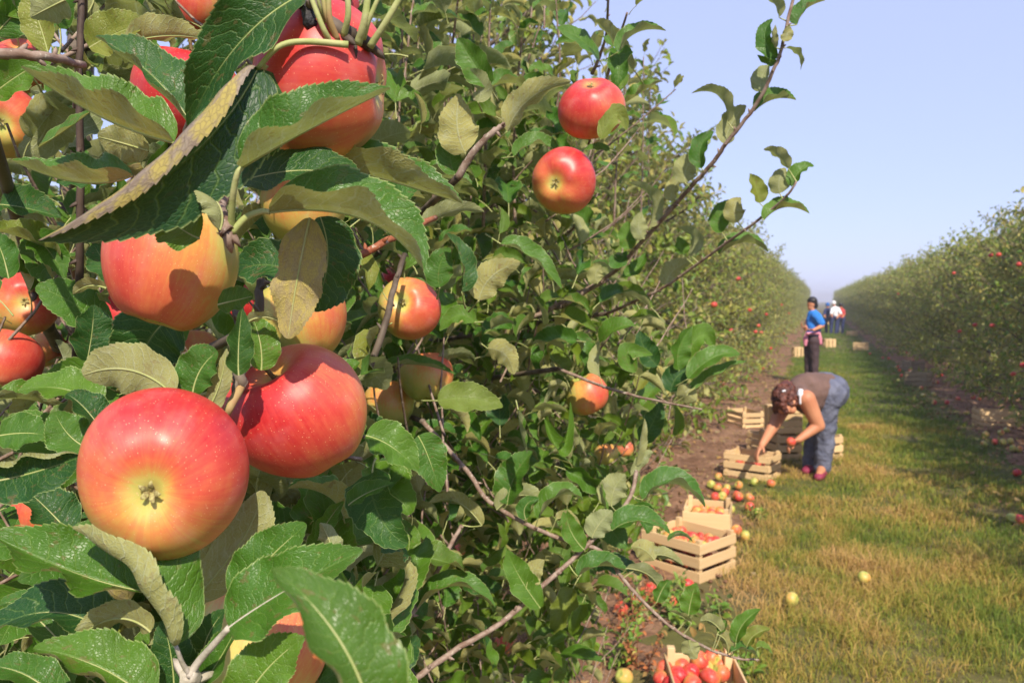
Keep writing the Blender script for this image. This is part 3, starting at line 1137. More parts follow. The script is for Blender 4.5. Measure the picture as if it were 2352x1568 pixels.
def leaf(root, base, tip, width, N, mid=None, fold=30, curl=(0, 0), depth=.45, dz=(0, 0, 0), mat=None, pet=None, petmat=None, wave=.10, twist=0, tip_pow=.8, teeth=23, pr=.0016):
    """one hand placed leaf. Image points in overview pixels, width in the same pixels when flat"""
    db, dm, dt_ = depth + dz[0], depth + dz[1], depth + dz[2]
    a = np.array(P(base[0], base[1], db))
    c = np.array(P(tip[0], tip[1], dt_))
    m = ((base[0] + tip[0]) / 2, (base[1] + tip[1]) / 2) if mid is None else mid
    b = np.array(P(m[0], m[1], dm))
    ctrl = 2 * b - .5 * (a + c)
    spt = 4 if teeth > 15 else 3
    t = leaf_grid(teeth, spt, 9)[0]
    tt = t[:, None]
    cen = (1 - tt) ** 2 * a + 2 * tt * (1 - tt) * ctrl + tt ** 2 * c
    T = norm(2 * (1 - tt) * (ctrl - a) + 2 * tt * (c - ctrl))
    vz = -Vector(ray(m[0], m[1])).normalized()
    vx = (vR - vz * vR.dot(vz)).normalized()
    vy = vz.cross(vx)
    n0 = np.array((vx * N[0] + vy * N[1] + vz * N[2]).normalized())
    Nn = np.tile(n0, (len(t), 1))
    Nn = norm(Nn - T * (Nn * T).sum(1)[:, None])
    if twist:
        B = np.cross(T, Nn)
        an = R(twist) * (tt - .3)
        Nn = Nn * np.cos(an) + B * np.sin(an)
    w = width / FPX * depth
    V, F, co = leaf_geo(cen, T, Nn, w, R(fold), (R(curl[0]), R(curl[1])), teeth, spt, 9, wave, random.random(), .055 if teeth > 15 else .07, (tip_pow, .5))
    co[:, 2] = random.random()
    mats = [mat or M_LEAF]
    mi = np.zeros(len(F), int)
    # raised midrib
    if teeth > 15:
        TV, TF = tube_geo(cen[::6] - Nn[::6] * w * .006, np.linspace(.0007, .00015, len(cen[::6])), 5, False)
        F = np.concatenate([F, np.array(TF) + len(V)])
        mi = np.concatenate([mi, np.ones(len(TF), int)])
        co = np.concatenate([co, np.tile([[0, .5, 0]], (len(TV), 1))])
        V = np.concatenate([V, np.array(TV)])
    mats.append(petmat or M_PET)
    me = mesh_from('leaf', V, F, mats, mi, co)
    lf = child('leaf', me, root)
    COUNT[root.name] += 1
    if pet:
        pp = [a] + [np.array(P(*q)) for q in pet]
        mb = MB()
        sp = smooth_pts(pp, 6)
        mb.tube(sp, np.linspace(pr * .6, pr * .85, len(sp)), 8)
        obj('leaf_stalk', mb.mesh('leaf_stalk', [petmat or M_PET]), lf)
    return lf


A = TA
# --- upper left fan of leaves
leaf(A, (400, 327), (48, 154), 215, (.42, .82, .38), mid=(232, 268), fold=52, curl=(0, -10), depth=.43, dz=(0, .0, -.01))
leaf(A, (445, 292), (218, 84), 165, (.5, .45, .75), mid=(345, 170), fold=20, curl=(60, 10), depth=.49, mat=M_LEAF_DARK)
leaf(A, (694, -12), (432, 290), 175, (-.55, .25, .8), mid=(545, 105), fold=24, curl=(10, 25), depth=.41, dz=(0, 0, .03), mat=M_LEAF_DARK)  # dark material paints the shade over most of this leaf
leaf(A, (592, 158), (88, 552), 250, (-.35, -.35, .85), mid=(400, 390), fold=16, curl=(-5, 190), depth=.395, dz=(.01, -.005, .0), mat=M_LEAF_OLD, tip_pow=.95,
     pet=[(640, 108, .40), (700, 96, .405), (800, 103, .41)], wave=.04, pr=.0021)
leaf(A, (606, 160), (492, 404), 168, (.45, .2, .88), mid=(583, 280), fold=14, curl=(-20, -25), depth=.41, pet=[(612, 150, .41)], mat=M_LEAF_DARK)
leaf(A, (556, 384), (897, 204), 205, (-.34, .82, .42), mid=(712, 296), fold=47, curl=(0, 0), depth=.385, dz=(.0, -.005, .0), pet=[(545, 400, .385), (535, 450, .39), (530, 525, .40)], pr=.0021)
leaf(A, (528, 425), (822, 408), 150, (.05, .72, .7), mid=(680, 392), fold=12, curl=(-15, 20), depth=.43, mat=M_LEAF_DARK, tip_pow=.5)
leaf(A, (650, 358), (1062, 468), 205, (.25, .92, .18), mid=(870, 408), fold=40, curl=(10, 30), depth=.47)
leaf(A, (620, 487), (972, 620), 235, (.52, .80, .36), mid=(835, 503), fold=48, curl=(0, -10), depth=.40, pet=[(600, 486, .4), (565, 500, .40), (532, 534, .40)], pr=.0023)
leaf(A, (505, 528), (446, 430), 92, (-.8, -.1, -.2), mid=(502, 470), fold=25, curl=(30, 60), depth=.395, mat=M_LEAF_LITE if False else M_LEAF, tip_pow=.6)
leaf(A, (458, 548), (358, 482), 120, (-.1, .5, .8), mid=(415, 525), fold=18, curl=(-20, 15), depth=.41, tip_pow=.6)
leaf(A, (342, 348), (224, 314), 88, (.1, .35, -.9), mid=(285, 330), fold=-5, curl=(30, 20), depth=.47, mat=M_LEAF, tip_pow=.6)
leaf(A, (305, 402), (27, 368), 165, (.12, .85, .2), mid=(180, 418), fold=38, curl=(0, 20), depth=.46)
leaf(A, (712, 500), (662, 778), 120, (.25, .1, -.95), mid=(682, 645), fold=6, curl=(20, 10), depth=.43, mat=M_LEAF_YEL, tip_pow=.65, wave=.12)
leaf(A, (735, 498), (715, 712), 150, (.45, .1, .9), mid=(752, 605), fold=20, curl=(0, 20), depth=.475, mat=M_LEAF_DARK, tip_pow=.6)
leaf(A, (420, 715), (318, 858), 170, (.2, .3, .92), mid=(350, 770), fold=10, curl=(10, 0), depth=.56, mat=M_LEAF_DARK, tip_pow=.5)  # shade under the apple is put into the dark leaf colour
leaf(A, (398, 906), (190, 862), 128, (.1, .25, -.95), mid=(300, 850), fold=4, curl=(10, 25), depth=.43, tip_pow=.55)
leaf(A, (442, 908), (500, 806), 105, (-.2, .3, .9), mid=(460, 850), fold=22, curl=(0, 20), depth=.44, tip_pow=.5, pet=[(470, 905, .45), (520, 880, .46)])
leaf(A, (470, 955), (520, 800), 50, (.3, .2, -.9), mid=(505, 880), fold=20, depth=.44)
leaf(A, (548, 862), (556, 708), 84, (.1, -.6, .5), mid=(548, 790), fold=42, curl=(0, 20), depth=.42, mat=M_LEAF_DARK)
leaf(A, (600, 850), (580, 728), 90, (.2, .3, .9), mid=(598, 790), fold=20, curl=(0, 0), depth=.45, tip_pow=.6)
leaf(A, (560, 745), (640, 738), 40, (0, .7, -.4), mid=(600, 728), fold=15, depth=.44, tip_pow=.6)
leaf(A, (500, 700), (582, 680), 70, (0, .5, .8), mid=(540, 690), fold=15, depth=.46, tip_pow=.6)
leaf(A, (230, 930), (42, 898), 120, (.1, .7, .65), mid=(140, 892), fold=20, depth=.60)
leaf(A, (245, 1005), (152, 905), 100, (.5, .4, .7), mid=(195, 938), fold=28, depth=.50, mat=M_LEAF_DARK)
leaf(A, (222, 1035), (125, 945), 105, (-.2, .4, .85), mid=(165, 1005), fold=15, depth=.52, tip_pow=.6)
leaf(A, (-40, 1110), (188, 1047), 150, (.0, .35, .92), mid=(75, 1085), fold=14, curl=(165, 0), depth=.41, mat=M_LEAF_DARK, tip_pow=.6)
leaf(A, (160, 1225), (55, 1120), 120, (.1, .3, .9), mid=(110, 1170), fold=15, curl=(60, 0), depth=.50, mat=M_LEAF_DARK)
# --- lower left
leaf(A, (328, 1357), (-30, 1222), 215, (.08, .62, .76), mid=(165, 1312), fold=34, curl=(10, 20), depth=.40, wave=.14)
leaf(A, (404, 1482), (166, 1212), 250, (.45, .3, .85), mid=(322, 1305), fold=18, curl=(165, -15), depth=.385, petmat=M_PET_FUZZ, pet=[(418, 1520, .39), (435, 1548, .395)], tip_pow=.7)
leaf(A, (526, 1440), (834, 1262), 190, (-.22, .5, .86), mid=(648, 1360), fold=20, curl=(20, -10), depth=.385, petmat=M_PET_FUZZ, pet=[(490, 1480, .39), (455, 1520, .395), (435, 1552, .395)], pr=.0026, tip_pow=.75)
leaf(A, (540, 1375), (704, 1203), 135, (-.1, .35, .9), mid=(610, 1290), fold=14, depth=.40, tip_pow=.7)
leaf(A, (445, 1378), (602, 1126), 120, (.3, .1, -.93), mid=(555, 1240), fold=6, curl=(10, 20), depth=.45, tip_pow=.7, mat=M_LEAF)
leaf(A, (440, 1400), (512, 1190), 60, (-.5, .1, -.6), mid=(470, 1290), fold=25, depth=.48)
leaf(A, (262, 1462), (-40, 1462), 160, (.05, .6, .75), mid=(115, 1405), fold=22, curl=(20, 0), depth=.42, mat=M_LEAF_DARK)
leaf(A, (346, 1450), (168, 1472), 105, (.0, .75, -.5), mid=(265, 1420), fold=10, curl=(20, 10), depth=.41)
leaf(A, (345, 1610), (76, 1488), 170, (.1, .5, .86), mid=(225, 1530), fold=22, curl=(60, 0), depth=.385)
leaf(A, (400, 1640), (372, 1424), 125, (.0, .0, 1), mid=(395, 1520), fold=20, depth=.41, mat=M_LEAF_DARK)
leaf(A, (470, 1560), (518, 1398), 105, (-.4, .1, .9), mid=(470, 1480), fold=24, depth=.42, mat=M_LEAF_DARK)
leaf(A, (430, 1620), (555, 1415), 100, (-.5, .1, .8), mid=(500, 1520), fold=40, depth=.41)
leaf(A, (545, 1640), (700, 1462), 150, (-.1, .2, .95), mid=(610, 1540), fold=12, depth=.385)
leaf(A, (150, 1620), (-30, 1530), 110, (0, .6, .7), mid=(60, 1550), fold=22, depth=.42)
leaf(A, (860, 1680), (626, 1306), 235, (.25, .25, .93), mid=(780, 1470), fold=16, curl=(70, 0), depth=.235, dz=(0, 0, .01), tip_pow=.85)
leaf(A, (160, 1500), (0, 1390), 90, (0, .6, .7), mid=(60, 1400), fold=22, depth=.46)
# --- upper left background leaves (softer)
for q in [((-20, 220), (125, 130), 110, (0, .4, .8), .55), ((90, 338), (216, 250), 60, (.2, .9, .3), .52), ((-10, 80), (110, -30), 90, (.3, .3, .8), .6), ((110, 120), (60, -20), 80, (-.3, .2, .9), .55),
          ((205, 110), (345, 50), 110, (0, .5, .8), .6), ((290, 100), (470, 90), 100, (.1, .6, -.6), .6), ((245, 662), (168, 676), 52, (0, .7, -.5), .46), ((150, 0), (70, 40), 90, (.1, .3, -.9), .5),
          ((75, 545), (150, 640), 90, (0, .3, .9), .7), ((0, 470), (140, 500), 110, (0, .6, .7), .7), ((20, 640), (-20, 540), 80, (0, .3, .9), .6), ((250, 420), (130, 420), 70, (0, .4, .8), .6),
          ((280, 640), (215, 560), 90, (0, .3, .9), .6), ((200, 830), (215, 700), 100, (.4, .1, .9), .62), ((0, 1000), (110, 1000), 100, (0, .3, .9), .6), ((840, 1000), (960, 1080), 110, (0, .5, .8), .62),
          ((800, 1160), (905, 1110), 60, (0, .5, .8), .6), ((770, 1300), (735, 1200), 60, (.2, .1, -.9), .55), ((730, 1240), (790, 1150), 55, (.2, .5, .9), .6), ((960, 1000), (1010, 1130), 90, (.1, .2, .9), .75)]:
    leaf(A, q[0], q[1], q[2], q[3], depth=q[4], fold=random.uniform(10, 35), curl=(random.uniform(-10, 40), random.uniform(-10, 40)), teeth=16,
         mid=((q[0][0] + q[1][0]) / 2 + random.uniform(-8, 8), (q[0][1] + q[1][1]) / 2 - random.uniform(0, 18)), mat=random.choice([M_LEAF, M_LEAF, M_LEAF_DARK]))
# spur with its stalks at the top
branch(A, [P(600, -60, .43), P(700, -12, .425), P(735, 40, .42), P(790, 78, .42), P(862, 103, .425)], .0068, .0036, M_BARK, n=6)
branch(A, [P(700, 0, .42), P(708, 25, .415), P(712, 58, .41)], .0045, .0032, simple('charred_stub', (.02, .02, .025), (.05, .045, .05), 200, .6, .5), 'dry_stub', n=4)
for x0, y0, x1, y1, x2, y2, m, r_ in ((705, -30, 740, 60, 760, 100, M_PET, .0020), (738, -40, 748, 30, 765, 78, M_PET_RED, .0018), (755, -30, 757, 40, 775, 92, M_PET_RED, .0021),
                                 (795, -40, 800, 30, 790, 82, M_PET, .0022), (848, -40, 838, 45, 822, 102, M_PET, .0026), (950, -60, 890, 45, 850, 108, M_PET, .0024), (885, -40, 850, 40, 835, 90, M_PET, .0017), (725, -30, 733, 10, 748, 55, M_PET, .0012)):
    branch(A, [P(x0, y0, .405), P(x1, y1, .408), P(x2, y2, .415)], r_ * .62, r_ * .85, m, 'leaf_stalk', n=6, knots=False)
branch(A, [P(575, -80, .50), P(572, 0, .48), P(568, 70, .47)], .004, .003, M_TWIG, n=4)
branch(A, [P(-60, 118, .50), P(40, 125, .50), P(110, 132, .51), P(190, 150, .55)], .0036, .0026, M_TWIG, n=5)
branch(A, [P(192, -80, .66), P(182, 150, .66), P(185, 380, .67), P(182, 640, .70), P(170, 900, .8)], .0024, .0036, M_DARKBARK, n=6)
branch(A, [P(560, 30, .72), P(640, 200, .7), P(520, 440, .66), P(515, 525, .415)], .005, .0028, M_TWIG, n=6)
branch(A, [P(516, 500, .41), P(518, 520, .40), P(522, 534, .398)], .0034, .0042, M_TWIG, 'spur', n=5)
branch(A, [P(780, 612, .60), P(840, 580, .60), P(905, 545, .62), P(1000, 500, .7)], .0032, .0024, M_TWIG_RED, n=5)
branch(A, [P(540, 870, .47), P(555, 880, .46), P(530, 930, .45), P(520, 950, .45)], .003, .0024, M_PET_RED, 'apple_stalk', n=5, knots=False)
branch(A, [P(545, 700, .55), P(560, 800, .50), P(548, 860, .46), P(560, 885, .46)], .004, .0032, M_BARK, n=5)
branch(A, [P(430, 1548, .395), P(440, 1560, .40), P(460, 1640, .43)], .0050, .0045, M_PET_FUZZ, 'spur', n=5)
branch(A, [P(130, 1700, .8), P(200, 1200, .85), P(300, 900, .8), P(560, 760, .62), P(600, 640, .62)], .006, .003, M_BARK, n=7)
# main wood of the nearest tree
ta = np.array([(-1.75, 1.45, -.05), (-1.74, 1.44, .7), (-1.7, 1.42, 1.4), (-1.72, 1.5, 2.3)])
mb = MB()
sp = smooth_pts(ta, 5)
mb.tube(sp, np.linspace(.06, .03, len(sp)), 10)
child('trunk', mb.mesh('trunk', [M_BARK]), A)
for tgt in (P(192, -80, .66), P(130, 1700, .8), P(600, -60, .43), P(575, -80, .50), P(-60, 118, .5)):
    z = max(.5, min(2.0, tgt.z - .3))
    s = np.array([-1.73, 1.44, z])
    e = np.array(tgt)
    branch(A, [s, s + (e - s) * .5 + np.array([0, 0, -.05]), e], .016, .0036, M_BARK, n=6)
branch(A, [P(170, 900, .8), P(180, 1100, 1.0), (-1.3, 1.3, 1.0), (-1.74, 1.44, .8)], .0045, .016, M_BARK, n=6)

# --- shoots of the middle tree, traced from the photograph and set at their real distance
B_ = TB


def c6(x, y):
    return (1148.4 + x * .4393, y * .4393)


def c8(x, y):
    return (1378.1 + x * .3044, 1091 + y * .3044)


def polyP(pts, conv=None):
    return [P(*(conv(q[0], q[1]) if conv else q[:2]), q[2]) for q in pts]


s1 = polyP([(330, 1600, 1.42), (560, 1450, 1.36), (700, 1310, 1.3), (960, 1020, 1.2), (1120, 840, 1.15), (1190, 740, 1.13), (1330, 560, 1.1), (1440, 350, 1.07), (1480, 220, 1.06), (1545, -60, 1.05)], c6)
branch(B_, s1, .0040, .0020, n=6)
s2 = polyP([(560, 1640, 1.45), (720, 1568, 1.4), (860, 1500, 1.36), (1100, 1330, 1.28), (1310, 1180, 1.2), (1440, 1080, 1.17), (1510, 1010, 1.15), (1550, 950, 1.14)], c6)
branch(B_, s2, .0030, .0015, n=6)
# leaves: base, tip, mid, width, normal, (fold, mat)
SK = [
    ((1553, 130), (1700, 5), (1600, 50), 120, (-.4, .7, .4), 35), ((1458, 92), (1352, -10), (1430, 15), 90, (.3, .6, -.5), 25), ((1450, 305), (1425, 100), (1385, 200), 95, (-.4, .2, .8), 30),
    ((1445, 250), (1440, 130), (1425, 190), 60, (.6, .1, -.5), 20), ((1485, 215), (1500, 135), (1500, 175), 60, (.3, .2, -.9), 10), ((1495, 252), (1570, 370), (1560, 290), 75, (.6, .5, -.35), 15),
    ((1450, 322), (1345, 288), (1400, 325), 50, (0, .4, .7), 30), ((1362, 480), (1410, 345), (1370, 400), 95, (-.1, .2, -.9), 12), ((1335, 580), (1548, 525), (1435, 520), 130, (-.15, .85, .35), 48),
    ((1192, 640), (1000, 490), (1140, 500), 120, (.35, .65, -.35), 22), ((1175, 755), (1288, 552), (1215, 640), 120, (-.5, .1, -.8), 12), ((1055, 880), (1118, 688), (1050, 770), 105, (-.35, .2, .85), 28),
    ((968, 955), (1048, 808), (980, 870), 120, (-.1, .2, -.9), 14), ((893, 1052), (962, 920), (910, 980), 80, (-.4, .2, -.8), 14), ((1358, 1062), (1305, 908), (1340, 985), 95, (.4, .3, .8), 28),
    ((1507, 882), (1378, 782), (1450, 810), 90, (.4, .5, -.5), 20), ((1462, 1012), (1492, 878), (1460, 940), 105, (.2, .1, -.9), 14), ((1525, 975), (1642, 868), (1570, 895), 95, (-.3, .5, .6), 30),
    ((1382, 1152), (1618, 1118), (1490, 1085), 120, (-.05, .85, .3), 42), ((1160, 1215), (1200, 1045), (1150, 1130), 100, (-.2, .2, .92), 20), ((1243, 1162), (1262, 1035), (1225, 1090), 100, (0, .2, -.95), 14),
    ((1145, 1332), (1402, 1320), (1280, 1268), 120, (0, .85, .25), 44), ((992, 1332), (928, 1190), (1010, 1240), 95, (.5, .4, -.5), 20), ((780, 1190), (672, 958), (790, 1040), 130, (.5, .4, -.35), 25),
    ((750, 1250), (742, 1108), (725, 1180), 80, (0, .1, -.95), 10), ((688, 1300), (672, 1158), (665, 1230), 95, (-.1, .2, .92), 24), ((868, 1492), (1005, 1368), (910, 1410), 100, (-.2, .4, -.75), 14),
    ((585, 1440), (540, 1240), (570, 1340), 60, (.8, .1, -.2), 30), ((590, 1330), (662, 1312), (620, 1370), 90, (0, .4, .8), 25), ((510, 1480), (530, 1390), (500, 1430), 80, (0, .1, -.9), 10),
    ((640, 1440), (760, 1320), (720, 1400), 80, (-.3, .3, .9), 25), ((950, 1330), (930, 1240), (945, 1290), 80, (.2, .2, .9), 20),
]
d_along = lambda x: 1.42 - .3 * min(1, max(0, (x - 400) / 1100))
for b, t_, m_, w_, N_, f_ in SK:
    dd = d_along(b[0]) + random.uniform(-.03, .03)
    bx, by = c6(*b)
    dx, dy = c6(*m_)
    # stalk runs back to the nearest stem point
    stem = min((s1, s2), key=lambda S: min((Vector(q) - P(bx, by, dd)).length for q in S))
    dense = smooth_pts(stem, 12)
    qx, qy, qd = proj(dense)
    dist = np.hypot(qx - bx, (qy - by)) + 1e-3 + np.abs(qy - by - 18) * .3
    j = int(np.argmin(dist))
    dd = float(qd[j]) + random.uniform(-.02, .02)
    leaf(B_, c6(*b), c6(*t_), w_ * .4393 * 1.15, N_, mid=c6(*m_), fold=f_, curl=(random.uniform(-10, 30), random.uniform(-10, 30)), depth=dd, teeth=15, pet=[(float((bx + qx[j]) / 2), float((by + qy[j]) / 2), dd), (float(qx[j]), float(qy[j]), float(qd[j]))], pr=.0012)
s4 = polyP([(-1330, -400, 1.15), (-1000, -30, 1.12), (-830, 200, 1.1), (-420, 430, 1.08), (0, 570, 1.08), (150, 750, 1.06), (280, 900, 1.05), (480, 1100, 1.03), (720, 1260, 1.02), (900, 1340, 1.0), (1060, 1380, 1.0), (1200, 1390, 1.0)], c8)
branch(B_, s4, .0036, .0013, n=6)
s3 = polyP([(955, 1558, .98), (1040, 1495, 1.0), (1150, 1430, 1.02), (1240, 1350, 1.05), (1350, 1250, 1.08), (1440, 1155, 1.1), (1462, 1080, 1.12)])
branch(B_, s3, .0038, .0028, n=6)
s6 = polyP([(840, 1530, .95), (960, 1390, .97), (1030, 1260, 1.0), (1060, 1205, 1.02)])
branch(B_, s6, .0036, .0024, n=6)
s5 = polyP([(1280, 845, 1.3), (1400, 892, 1.25), (1500, 918, 1.2), (1612, 940, 1.15)])
branch(B_, s5, .0028, .0014, n=6)
s7 = polyP([(842, 860, .86), (880, 760, .86), (905, 660, .9), (930, 580, .95)])
branch(B_, s7, .0042, .0030, M_BARK, n=5)
s8 = polyP([(1050, 410, .85), (1085, 355, .84), (1130, 305, .83), (1160, 285, .83)])
branch(B_, s8, .0044, .0028, n=5)
s9 = polyP([(1090, 770, 1.5), (1230, 725, 1.45), (1300, 690, 1.43), (1395, 640, 1.40)])
branch(B_, s9, .0038, .005, n=5)
LR = [  # crop-8 coordinates
    ((322, 185), (792, 245), (560, 62), 230, (.25, .8, .4), 45), ((92, 415), (528, 442), (300, 345), 220, (.1, .75, .55), 32), ((85, 232), (195, -5), (110, 100), 200, (-.2, .1, -.95), 14),
    ((512, 495), (702, 505), (610, 455), 75, (.1, .85, .3), 40), ((410, 640), (235, 540), (330, 560), 140, (-.3, .3, -.8), 14), ((340, 640), (630, 680), (470, 600), 110, (.1, .5, -.7), 25),
    ((-170, 760), (215, 742), (20, 680), 210, (0, .8, .5), 34), ((200, 700), (458, 905), (380, 760), 130, (.4, .5, -.55), 20), ((430, 955), (522, 788), (470, 860), 110, (.2, .2, .9), 25),
    ((668, 1048), (728, 812), (690, 930), 140, (-.1, .2, .95), 14), ((690, 1112), (515, 1020), (600, 1055), 95, (.2, .75, .3), 40), ((918, 1180), (758, 1100), (835, 1100), 120, (.25, .6, -.5), 22),
    ((890, 1185), (950, 1088), (930, 1140), 70, (-.3, .2, .9), 20), ((672, 1245), (735, 1382), (690, 1320), 125, (.1, .1, -.95), 10), ((885, 1198), (965, 1345), (950, 1250), 130, (.4, .3, -.8), 16),
    ((1025, 1262), (1212, 1008), (1080, 1120), 120, (-.35, .2, .85), 30), ((1108, 1292), (1285, 1158), (1170, 1200), 110, (-.3, .35, .85), 24), ((992, 1332), (1198, 1388), (1100, 1310), 110, (.1, .7, .3), 30),
    ((1185, 1300), (1300, 1352), (1240, 1300), 80, (.1, .7, .5), 35), ((60, 280), (10, 60), (20, 160), 60, (.8, .1, .3), 25), ((-60, 470), (95, 270), (0, 360), 170, (-.1, .1, -.95), 12),
    ((-120, 560), (-260, 250), (-220, 420), 150, (.1, .2, .92), 18), ((-330, 330), (-150, 420), (-240, 330), 110, (.1, .6, -.6), 20), ((-700, 220), (-510, -180), (-640, 0), 240, (-.3, .3, .9), 22),
    ((-780, 260), (-430, 210), (-600, 150), 190, (0, .6, -.5), 20), ((-470, 330), (-130, 190), (-300, 150), 200, (.0, .8, .45), 36), ((-560, 330), (-460, 170), (-560, 230), 110, (-.1, .3, .9), 20),
    ((-890, 380), (-1290, 210), (-1080, 200), 150, (.2, .6, -.5), 18), ((-450, 1000), (-700, 560), (-610, 760), 190, (-.1, .3, .9), 18), ((-560, 880), (-420, 640), (-520, 740), 150, (.1, .1, -.95), 14),
    ((-1380, 1000), (-790, 1000), (-1080, 830), 220, (0, .8, .45), 34), ((-1450, 780), (-1330, 640), (-1430, 700), 150, (.1, .2, -.9), 14), ((-1480, 640), (-1520, 330), (-1440, 480), 150, (.2, .3, .9), 18),
]
stems8 = [s3, s4, s6]
for b, t_, m_, w_, N_, f_ in LR:
    bx, by = c8(*b)
    best = None
    for S in stems8:
        dense = smooth_pts(S, 12)
        qx, qy, qd = proj(dense)
        dist = np.hypot(qx - bx, qy - by)
        j = int(np.argmin(dist))
        if best is None or dist[j] < best[0]:
            best = (float(dist[j]), float(qx[j]), float(qy[j]), float(qd[j]))
    dist, sx, sy, sd = best
    pet = [((bx + sx) / 2, (by + sy) / 2 + 3, sd - .004), (sx, sy, sd)] if dist < 70 else None
    leaf(B_, (bx, by), c8(*t_), w_ * .3044 * 1.2, N_, mid=c8(*m_), fold=f_, curl=(random.uniform(-10, 30), random.uniform(-10, 30)), depth=sd - .01, teeth=16, pet=pet, pr=.0012)
# other noticeable leaves of the middle tree, overview pixels
for q in [((1165, 302), (1312, 188), (1220, 225), 84, (-.3, .55, -.6), .84, 16), ((1125, 200), (1052, 88), (1085, 140), 80, (-.3, .3, .8), .82, 30), ((1098, 235), (1062, 165), (1100, 190), 60, (.4, .4, -.6), .82, 16),
          ((1068, 350), (1055, 215), (1050, 290), 95, (0, .1, -.98), .84, 6), ((1045, 400), (1100, 300), (1040, 340), 70, (-.3, .3, .9), .86, 12), ((968, 520), (1112, 487), (1040, 485), 60, (0, .6, -.6), .72, 20),
          ((1100, 690), (1196, 602), (1130, 635), 78, (-.2, .2, -.95), .85, 8), ((1060, 670), (1025, 535), (1060, 600), 70, (.6, .1, .6), .82, 40), ((1010, 660), (1035, 570), (1010, 610), 70, (0, .2, .9), .84, 10),
          ((1150, 560), (1290, 665), (1220, 590), 70, (.2, .7, .5), .95, 30), ((1090, 740), (1010, 760), (1050, 725), 50, (0, .5, .8), .95, 20), ((1005, 920), (1155, 935), (1080, 915), 80, (0, .4, .9), .85, 14),
          ((1180, 360), (1290, 360), (1235, 330), 60, (0, .8, .4), 1.0, 40), ((1420, 120), (1530, 72), (1465, 75), 62, (-.2, .8, .2), 1.05, 40), ((1455, 160), (1365, 50), (1400, 80), 60, (.2, .6, -.5), 1.1, 20),
          ((1380, 320), (1440, 300), (1415, 262), 50, (-.2, .2, .9), .93, 14), ((1400, 345), (1340, 345), (1370, 338), 22, (0, .6, .7), .95, 20), ((880, 845), (1045, 860), (960, 838), 52, (0, .8, .45), 1.12, 40),
          ((985, 690), (925, 645), (960, 650), 30, (0, .9, .3), 1.02, 30), ((1120, 800), (1180, 860), (1160, 815), 60, (.2, .3, -.8), 1.0, 14), ((1190, 940), (1210, 1040), (1195, 990), 50, (.8, .1, .1), 1.0, 30),
          ((1250, 960), (1310, 920), (1290, 1030), 60, (.3, .1, .7), 1.1, 50), ((1540, 900), (1600, 850), (1560, 860), 62, (-.2, .2, .9), 1.18, 20), ((1460, 855), (1500, 815), (1440, 810), 50, (.1, .2, .9), 1.2, 20),
          ((1580, 870), (1700, 815), (1640, 820), 60, (-.1, .6, .6), 1.15, 26), ((1570, 830), (1640, 800), (1610, 770), 60, (-.1, .2, .95), 1.2, 18), ((1560, 850), (1590, 750), (1560, 800), 60, (.4, .2, .7), 1.18, 30),
          ((1600, 920), (1570, 880), (1575, 900), 50, (0, .2, -.9), 1.16, 14), ((1580, 905), (1715, 830), (1650, 860), 50, (0, .7, .4), 1.16, 40), ((1510, 840), (1470, 760), (1480, 800), 60, (.2, .2, .9), 1.25, 24),
          ((1460, 1070), (1480, 960), (1470, 1010), 40, (.8, .1, -.2), 1.12, 40), ((1450, 1090), (1500, 1040), (1480, 1050), 30, (.2, .3, -.8), 1.12, 20)]:
    leaf(B_, q[0], q[1], q[3], q[4], mid=q[2], fold=q[6], depth=q[5], curl=(random.uniform(-10, 30), random.uniform(-10, 30)), teeth=15, mat=M_LEAF_DARK if random.random() < .2 else (M_LEAF_YEL if random.random() < .1 else M_LEAF),
         pet=[(q[0][0] - (q[1][0] - q[0][0]) * .25, q[0][1] - (q[1][1] - q[0][1]) * .25 + 4, q[5] + .02)], pr=.0012)
# wood of the middle tree
mb = MB()
sp = smooth_pts(np.array([(-1.95, 2.8, -.05), (-1.93, 2.78, .6), (-1.9, 2.8, 1.4), (-1.95, 2.82, 2.5)]), 5)
mb.tube(sp, np.linspace(.06, .025, len(sp)), 10)
child('trunk', mb.mesh('trunk', [M_BARK]), B_)
for tgt, zz in ((s1[0], 1.35), (s2[0], 1.3), (s3[0], .7), (s6[0], .65), (s4[0], 1.2), (s5[0], 1.1), (s8[0], 1.5), (s7[0], 1.1), (s9[0], 1.3)):
    s = np.array([-1.92, 2.8, zz])
    e = np.array(tgt)
    branch(B_, [s, s + (e - s) * .5 + np.array([0, 0, .03]), e], .010, .0040, M_BARK, n=6)

# --- generated shoots that fill the two near trees
def in_mass(x, y):
    """right-hand silhouette of the near foliage in overview pixels"""
    return x < np.interp(y, [-300, 250, 480, 700, 820, 960, 1010, 1200, 1300, 1568, 1900], [1380, 1330, 1370, 1480, 1600, 1560, 1450, 1480, 1430, 1360, 1330])


